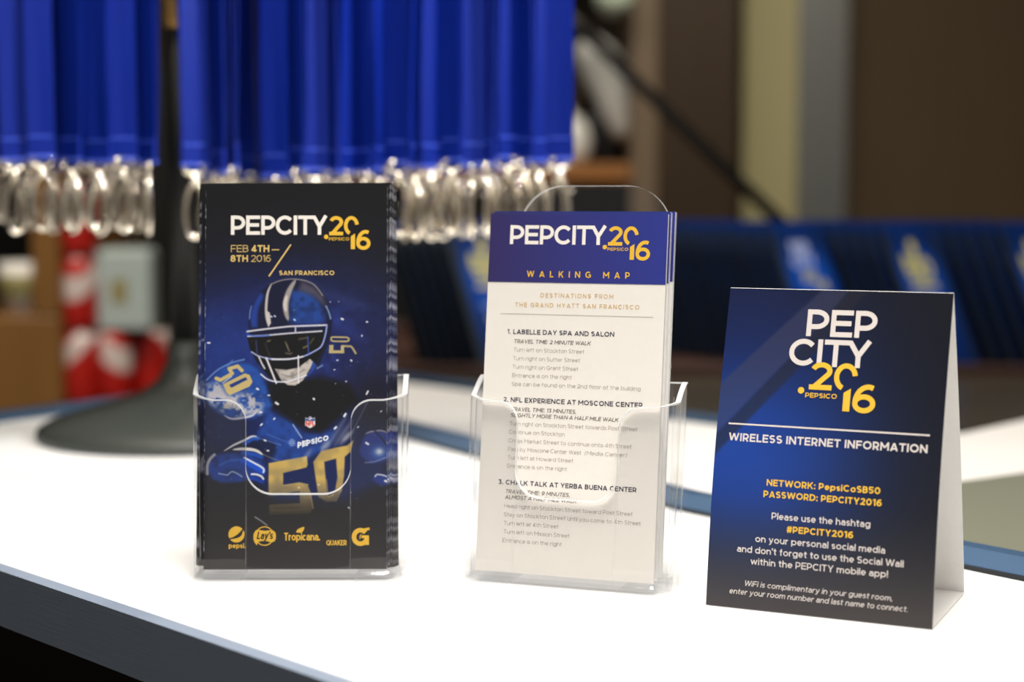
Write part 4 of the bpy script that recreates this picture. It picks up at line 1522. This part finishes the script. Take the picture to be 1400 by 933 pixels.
for px, yw, k in [(379, -.3, 0), (408, -.9, 1), (432, .3, 0), (458, -1.1, 2), (478, 1.0, 3), (498, -.9, 1), (520, 1.25, 2), (545, -.5, 0), (568, 1.2, 3), (590, .75, 1),
                  (618, -.7, 0), (645, .2, 0), (668, -1.2, 2), (694, .7, 1), (719, -1.0, 2), (738, .6, 0), (765, -.25, 0)]:
    lanyard(px, D1, yw, k, TRf, GR, -.010 + .013 * (px - 380) / 390 + rr.uniform(-.003, .003), rr.uniform(-1.4, 1.4))
for i, px in enumerate(range(372, 772, 26)):
    lanyard(px, D2, rr.uniform(-1, 1), i % 4, TRb, GR, -.012 + .014 * (px - 380) / 390 + rr.uniform(-.005, .005), rr.uniform(-1.4, 1.4))
for i, px in enumerate(range(384, 770, 29)):
    lanyard(px, D3, rr.uniform(-1, 1), i % 4, TRb, GR, -.012 + .014 * (px - 380) / 390 + rr.uniform(-.005, .005), rr.uniform(-1.4, 1.4))

# ------------------------------------------------------------------ badge cards in the tray
tray = empty('badge_tray', (.12, 2.0, -.006), 0, 'long dark wooden tray holding rows of blue badge cards', 'tray')
MB().box(-.42, .66, .04, .52, .0, .006, 0, .001).build('tray_floor', M['tray_wood'], tray)
MB().box(-.42, .66, .030, .0395, .0, .014, 0, .001).build('front_lip', M['tray_wood'], tray)
MB().box(-.42, .66, .5205, .53, .0, .030, 0, .001).build('back_lip', M['tray_wood'], tray)
BW, BH = .102, .198
BETA, LAM = math.radians(36), math.radians(26)


def paint_badge(kind):
    nu, nv = 60, 96
    U, V = np.meshgrid(np.linspace(0, 1, nu), np.linspace(0, 1, nv))
    p = Paint(U * 115, V * 188, (16, 34, 76))
    p.glow(64, 112, 46, 48, (18, 88, 205), .98, 3)
    p.glow(60, 60, 60, 60, (16, 66, 170), .6)
    p.glow(57, 186, 90, 16, (14, 48, 120), .85)
    edge = np.clip((182 - V * 188) / 14, 0, 1)
    p.mix(np.clip((19 - U * 115) / 8, 0, 1) * edge, (50, 57, 62))
    p.mix(np.clip((8 - U * 115) / 4, 0, 1) * edge, (8, 9, 12))  # black left margin painted in for the shade between the cards
    gold, wh = (200, 190, 110), (176, 186, 226)
    if kind == 0:
        for s, a, b, z in (('PEP', 42, 78, 146), ('CITY', 36, 82, 128)):
            for st, w in layout(s, a, b, z, 15, .24):
                p.line(st, 4, wh, .8)
        for st, w in layout('20', 48, 76, 110, 14, .24) + layout('16', 68, 92, 96, 14, .24):
            p.line(st, 3.6, gold, .8)
    else:
        for st, w in layout('50', 34, 92, 112, 30, .26):
            p.line(st, 8, gold, 1)
        p.line([(63, 112), (63, 146)], 8, gold, 1)
        p.poly(ring_pts(63, 154, 8, 11, 20)[:-1], gold, 1)
        p.poly([(34, 100), (92, 100), (88, 107), (38, 107)], gold, 1)
        for st, w in layout('SAN FRANCISCO', 34, 94, 74, 7, .2):
            p.line(st, 1.8, (120, 150, 215), .8)
        for st, w in layout('FEB 4TH - 8TH', 40, 88, 56, 7, .2):
            p.line(st, 1.8, gold, .8)
    return p.linear()


def badge(kind):
    r = empty('badge_card', (0, 0, 0), 0, None, 'badge card')
    MB().box(-BW / 2, BW / 2, .0002, .0026, 0, BH, 0, .0007).build('sleeve', M['black_gloss'], r)
    grid_mesh('printed_face', lambda U, V: ((U - .5) * BW, U * 0 + .0, V * BH), 60, 96, paint_badge(kind), M['print'], r)
    return r


bp = [badge(0), badge(1)]
bused = set()
BASE = Matrix.Rotation(BETA, 4, 'Z') @ Matrix.Rotation(-LAM, 4, 'X')


def badge_row(px, n, kind, lab_front, lab_back, Df=2.07, z=.0008):
    """px: where the left top edge of the front card shows"""
    for k in range(n):
        if kind not in bused:
            bused.add(kind)
            o = bp[kind]
        else:
            o = copy_tree(bp[kind])
        D = Df + k * .0220
        # left top corner must stand at px for the front card
        x = px2x(px, Df) - k * .0160
        corner = BASE @ Vector((-BW / 2, 0, BH))
        o.matrix_world = Matrix.Translation((x - corner.x, D, z + rr.uniform(0, .003))) @ BASE
        o['label'] = lab_front if k == 0 else lab_back
        o['group'] = 'blue badge cards in the tray'


badge_row(1367, 8, 1, 'blue badge card with gold emblem, front of the rightmost row in the tray', 'blue badge card standing behind the front card of the rightmost tray row')
badge_row(1202, 9, 1, 'blue badge card with gold emblem, front of the row behind the tent card top', 'blue badge card standing in the tray row behind the tent card top right')
badge_row(1046, 12, 0, 'blue badge card with white and gold lettering, front of its row left of tent top', 'blue badge card standing in the row between the map cards and the tent')
badge_row(748, 8, 1, 'blue badge card hidden mostly by the walking map cards', 'blue badge card showing its edge beside the walking map cards')
badge_row(598, 6, 1, 'blue badge card with faint gold emblem between the two leaflet holders', 'blue badge card standing behind the one between the two leaflet holders')

# ------------------------------------------------------------------ things far behind, left
cab = empty('cabinet', (-1.0, 2.9, FLOOR), 0, 'golden brown wooden cabinet with a dark niche at far left behind', 'cabinet')
c = MB()
c.box(-.40, .265, -.20, .25, 0, 1.02, 0, .004)
c.build('body', M['oak'], cab)
c = MB()
c.box(.222, .265, -.20, .25, 1.0205, 1.27, 0, .004)
c.build('side_post', M['oak'], cab)
c = MB()
c.box(-.40, .2215, .20, .25, 1.0205, 1.27)
c.build('niche_back', M['black_panel'], cab)
c = MB()
c.box(-.40, .265, -.20, .25, 1.2705, 1.30, 0, .004)
c.build('top', M['oak'], cab)
cup = empty('cup', (-.806, 2.74, FLOOR + 1.0206), 0, 'small cream cup in the dark niche of the brown cabinet', 'cup')
MB().lathe([(.001, 0), (.026, 0), (.034, .05), (.036, .085), (.033, .085), (.030, .05), (.022, .006), (.001, .006)], 24).build('cup_body', M['cream_paper'], cup)
MB().lathe([(.0316, .030), (.0346, .050), (.0356, .066), (.0362, .066), (.0352, .050), (.0322, .030)], 24, cap=False).build('sleeve', M['olive'], cup)

bar = empty('back_bar', (-.5, 2.85, FLOOR), 0, 'low black counter carrying red cans behind the lanyard stand', 'counter')
MB().box(-.234, .15, -.20, .35, 0, .84).build('bar_body', M['black_panel'], bar)
MB().box(-.234, .17, -.22, .37, .8405, .869, 0, .003).build('bar_top', M['black_gloss'], bar)
screen = empty('partition', (-.2, 3.42, FLOOR), 0, 'tall black partition panel standing behind the red cans', 'partition')
MB().box(-.55, .30, 0, .03, .06, 1.5, 0, .003).build('panel', M['black_panel'], screen)
for s in (-.45, .2):
    MB().box(s - .03, s + .03, -.10, .13, 0, .0595, 0, .004).build('foot', M['iron'], screen)


def can_mat():
    m, nt, b = newmat('red_can_print')
    tc = nt.nodes.new('ShaderNodeTexCoord')
    wv = nt.nodes.new('ShaderNodeTexWave')
    wv.wave_type = 'BANDS'
    wv.bands_direction = 'DIAGONAL'
    wv.inputs['Scale'].default_value = 3.2
    wv.inputs['Distortion'].default_value = 4.5
    wv.inputs['Detail'].default_value = 1
    cr = nt.nodes.new('ShaderNodeValToRGB')
    cr.color_ramp.elements[0].position = .76
    cr.color_ramp.elements[0].color = rgb(190, 34, 26)
    cr.color_ramp.elements[1].position = .88
    cr.color_ramp.elements[1].color = rgb(225, 210, 205)
    nt.links.new(tc.outputs['Object'], wv.inputs['Vector'])
    nt.links.new(wv.outputs['Fac'], cr.inputs[0])
    nt.links.new(cr.outputs[0], b.inputs['Base Color'])
    b.inputs['Roughness'].default_value = .3
    b.inputs['Metallic'].default_value = .15
    return m


M['can'] = can_mat()
can0 = empty('drink_can', (0, 0, 0), 0, None, 'drink can')
MB().lathe([(.0255, .0), (.0275, .003), (.0325, .012), (.033, .016), (.033, .105), (.031, .112), (.0275, .118)], 40, cap=False).build('can_body', M['can'], can0)
MB().lathe([(.001, .1165), (.0235, .1165), (.0245, .1185), (.0275, .1195), (.0280, .1212), (.0268, .1222), (.0255, .1212)], 40, cap=False).build('lid', M['can_metal'], can0)
MB().lathe([(.001, .004), (.02, .003), (.0255, .0)], 40, cap=False).build('can_bottom', M['can_metal'], can0)
zc = FLOOR + .8692
spots = [(107, 2.76, 0, 'red drink can at the bottom of the stack behind the stand'), (105, 2.76, 1, 'red drink can with white swirl in the middle of the stack behind the stand'),
         (106, 2.76, 2, 'topmost red drink can of the stack, just under the silver hooks'), (152, 2.80, 0, 'dark red drink can under the left side of the white box'),
         (205, 2.84, 0, 'dark red drink can under the right side of the white box')]
for i, (px, D, lv, lab) in enumerate(spots):
    o = can0 if i == 0 else copy_tree(can0)
    o.location = (px2x(px, D), D, zc + lv * .1224)
    o.rotation_euler = (0, 0, (2.6, 4.0, 1.2, 5.0, .6)[i])
    o['label'] = lab
    o['group'] = 'red drink cans behind the lanyard stand'
bx = empty('box', (px2x(171, 2.82), 2.82, zc + .1226), .08, 'square white box with small olive label standing on red cans', 'box')
MB().box(-.048, .048, -.05, .05, 0, .132, 0, .004).build('carton', M['white_box'], bx)
MB().box(-.016, .010, -.0508, -.0503, .045, .085).build('label_panel', M['olive'], bx)
MB().box(-.042, .042, -.046, .046, .1325, .1345, 0, .001).build('lid', M['white_box'], bx)

# ------------------------------------------------------------------ things far behind, right
shelf = empty('shelving_unit', (.12, 3.55, FLOOR), 0, 'dark walnut shelving unit behind the lanyards with open compartments', 'shelf')
MB().box(.1715, .329, -.2, .3, 0, 2.6, 0, .003).build('side_panel', M['walnut'], shelf)
MB().box(.118, .171, -.2, .25, 0, 2.6, 0, .003).build('front_edge', M['shelf_edge'], shelf)
MB().box(-.58, -.52, -.2, .3, 0, 2.6, 0, .003).build('side_panel', M['walnut'], shelf)
MB().box(-.5195, .1175, .25, .28, 0, 2.6).build('back_board', M['walnut'], shelf)
for z in (.82, 1.28, 1.9):
    MB().box(-.5195, .1175, -.2, .2495, z - .035, z, 0, .003).build('shelf_board', M['shelf_board'], shelf)
D = 3.5
orn = empty('ornament', (px2x(835, D), D - .02, FLOOR + 1.2801), 0, 'blurred white crescent-shaped ornament on a black base, on the wooden shelf', 'ornament')
sc_ = D / FOC
pts, rad = [], []
for k in range(13):
    t = k / 12
    px = 794 + 60 * t + 6 * math.sin(t * PI)
    py = 62 + 128 * t - 16 * math.sin(t * PI)
    pts.append(((px - 835) * sc_, 0, CAM_H + (271 - py) * sc_ - .2801))
    rad.append((.014 + .034 * math.sin(PI * (.12 + .8 * t))))
MB().tube(pts, rad, 14).build('crescent', M['white_gloss'], orn)
MB().lathe([(.001, 0), (.058, 0), (.062, .01), (.058, .06), (.045, .13), (.02, .19), (.001, .20)], 32, c=(-.012, .075, 0)).build('base', M['black_gloss'], orn)
pot = empty('jar', (px2x(778, 3.43), 3.43, FLOOR + 1.2801), 0, 'small white round jar low on the shelf beside the lanyards', 'jar')
MB().lathe([(.001, 0), (.03, 0), (.042, .02), (.045, .05), (.038, .08), (.03, .088), (.001, .088)], 28).build('jar_body', M['white_gloss'], pot)
MB().lathe([(.001, .0884), (.029, .0884), (.03, .094), (.012, .1), (.008, .112), (.001, .113)], 28).build('lid', M['white_gloss'], pot)
globe = empty('pendant_lamp', (px2x(838, 3.3), 3.3, CAM_H + (271 - 0) * 3.3 / FOC), 0, 'pale green glass pendant lamp hanging before the shelf at the top', 'lamp')
MB().lathe([(.001, -.040), (.022, -.034), (.036, -.016), (.040, .004), (.034, .024), (.018, .038), (.001, .042)], 32).build('glass_globe', mat('pale_green_glass', rgb(205, 220, 200), .2, 0, .6, .05, 10), globe)
MB().tube([(0, 0, .0425), (0, 0, 1.75 - (CAM_H + 271 * 3.3 / FOC))], .003, 8).build('cord', M['black_gloss'], globe)
rod = empty('leaning_pole', (.60, 2.60, -.0058), 0, 'thin black pole slanting from behind the badge tray up towards the lanyards', 'pole')
rx, rz = px2x(795, 2.6) - .60, CAM_H + (271 - 45) * 2.6 / FOC + .0058
r2x, r2z = px2x(1046, 2.6) - .60, CAM_H + (271 - 284) * 2.6 / FOC + .0058
k = (.012 - r2z) / (rz - r2z)
ex, ez = r2x + (rx - r2x) * k, .012
MB().tube([(ex, 0, ez), (r2x, 0, r2z), (rx, 0, rz), (rx + (rx - r2x) * .35, 0, rz + (rz - r2z) * .35)], [.011, .011, .010, .009], 12).build('pole', M['black_gloss'], rod)
MB().lathe([(.001, 0), (.05, 0), (.05, .008), (.014, .014), (.001, .014)], 32, c=(ex, 0, 0)).build('foot', M['iron'], rod)
bpy.context.view_layer.update()
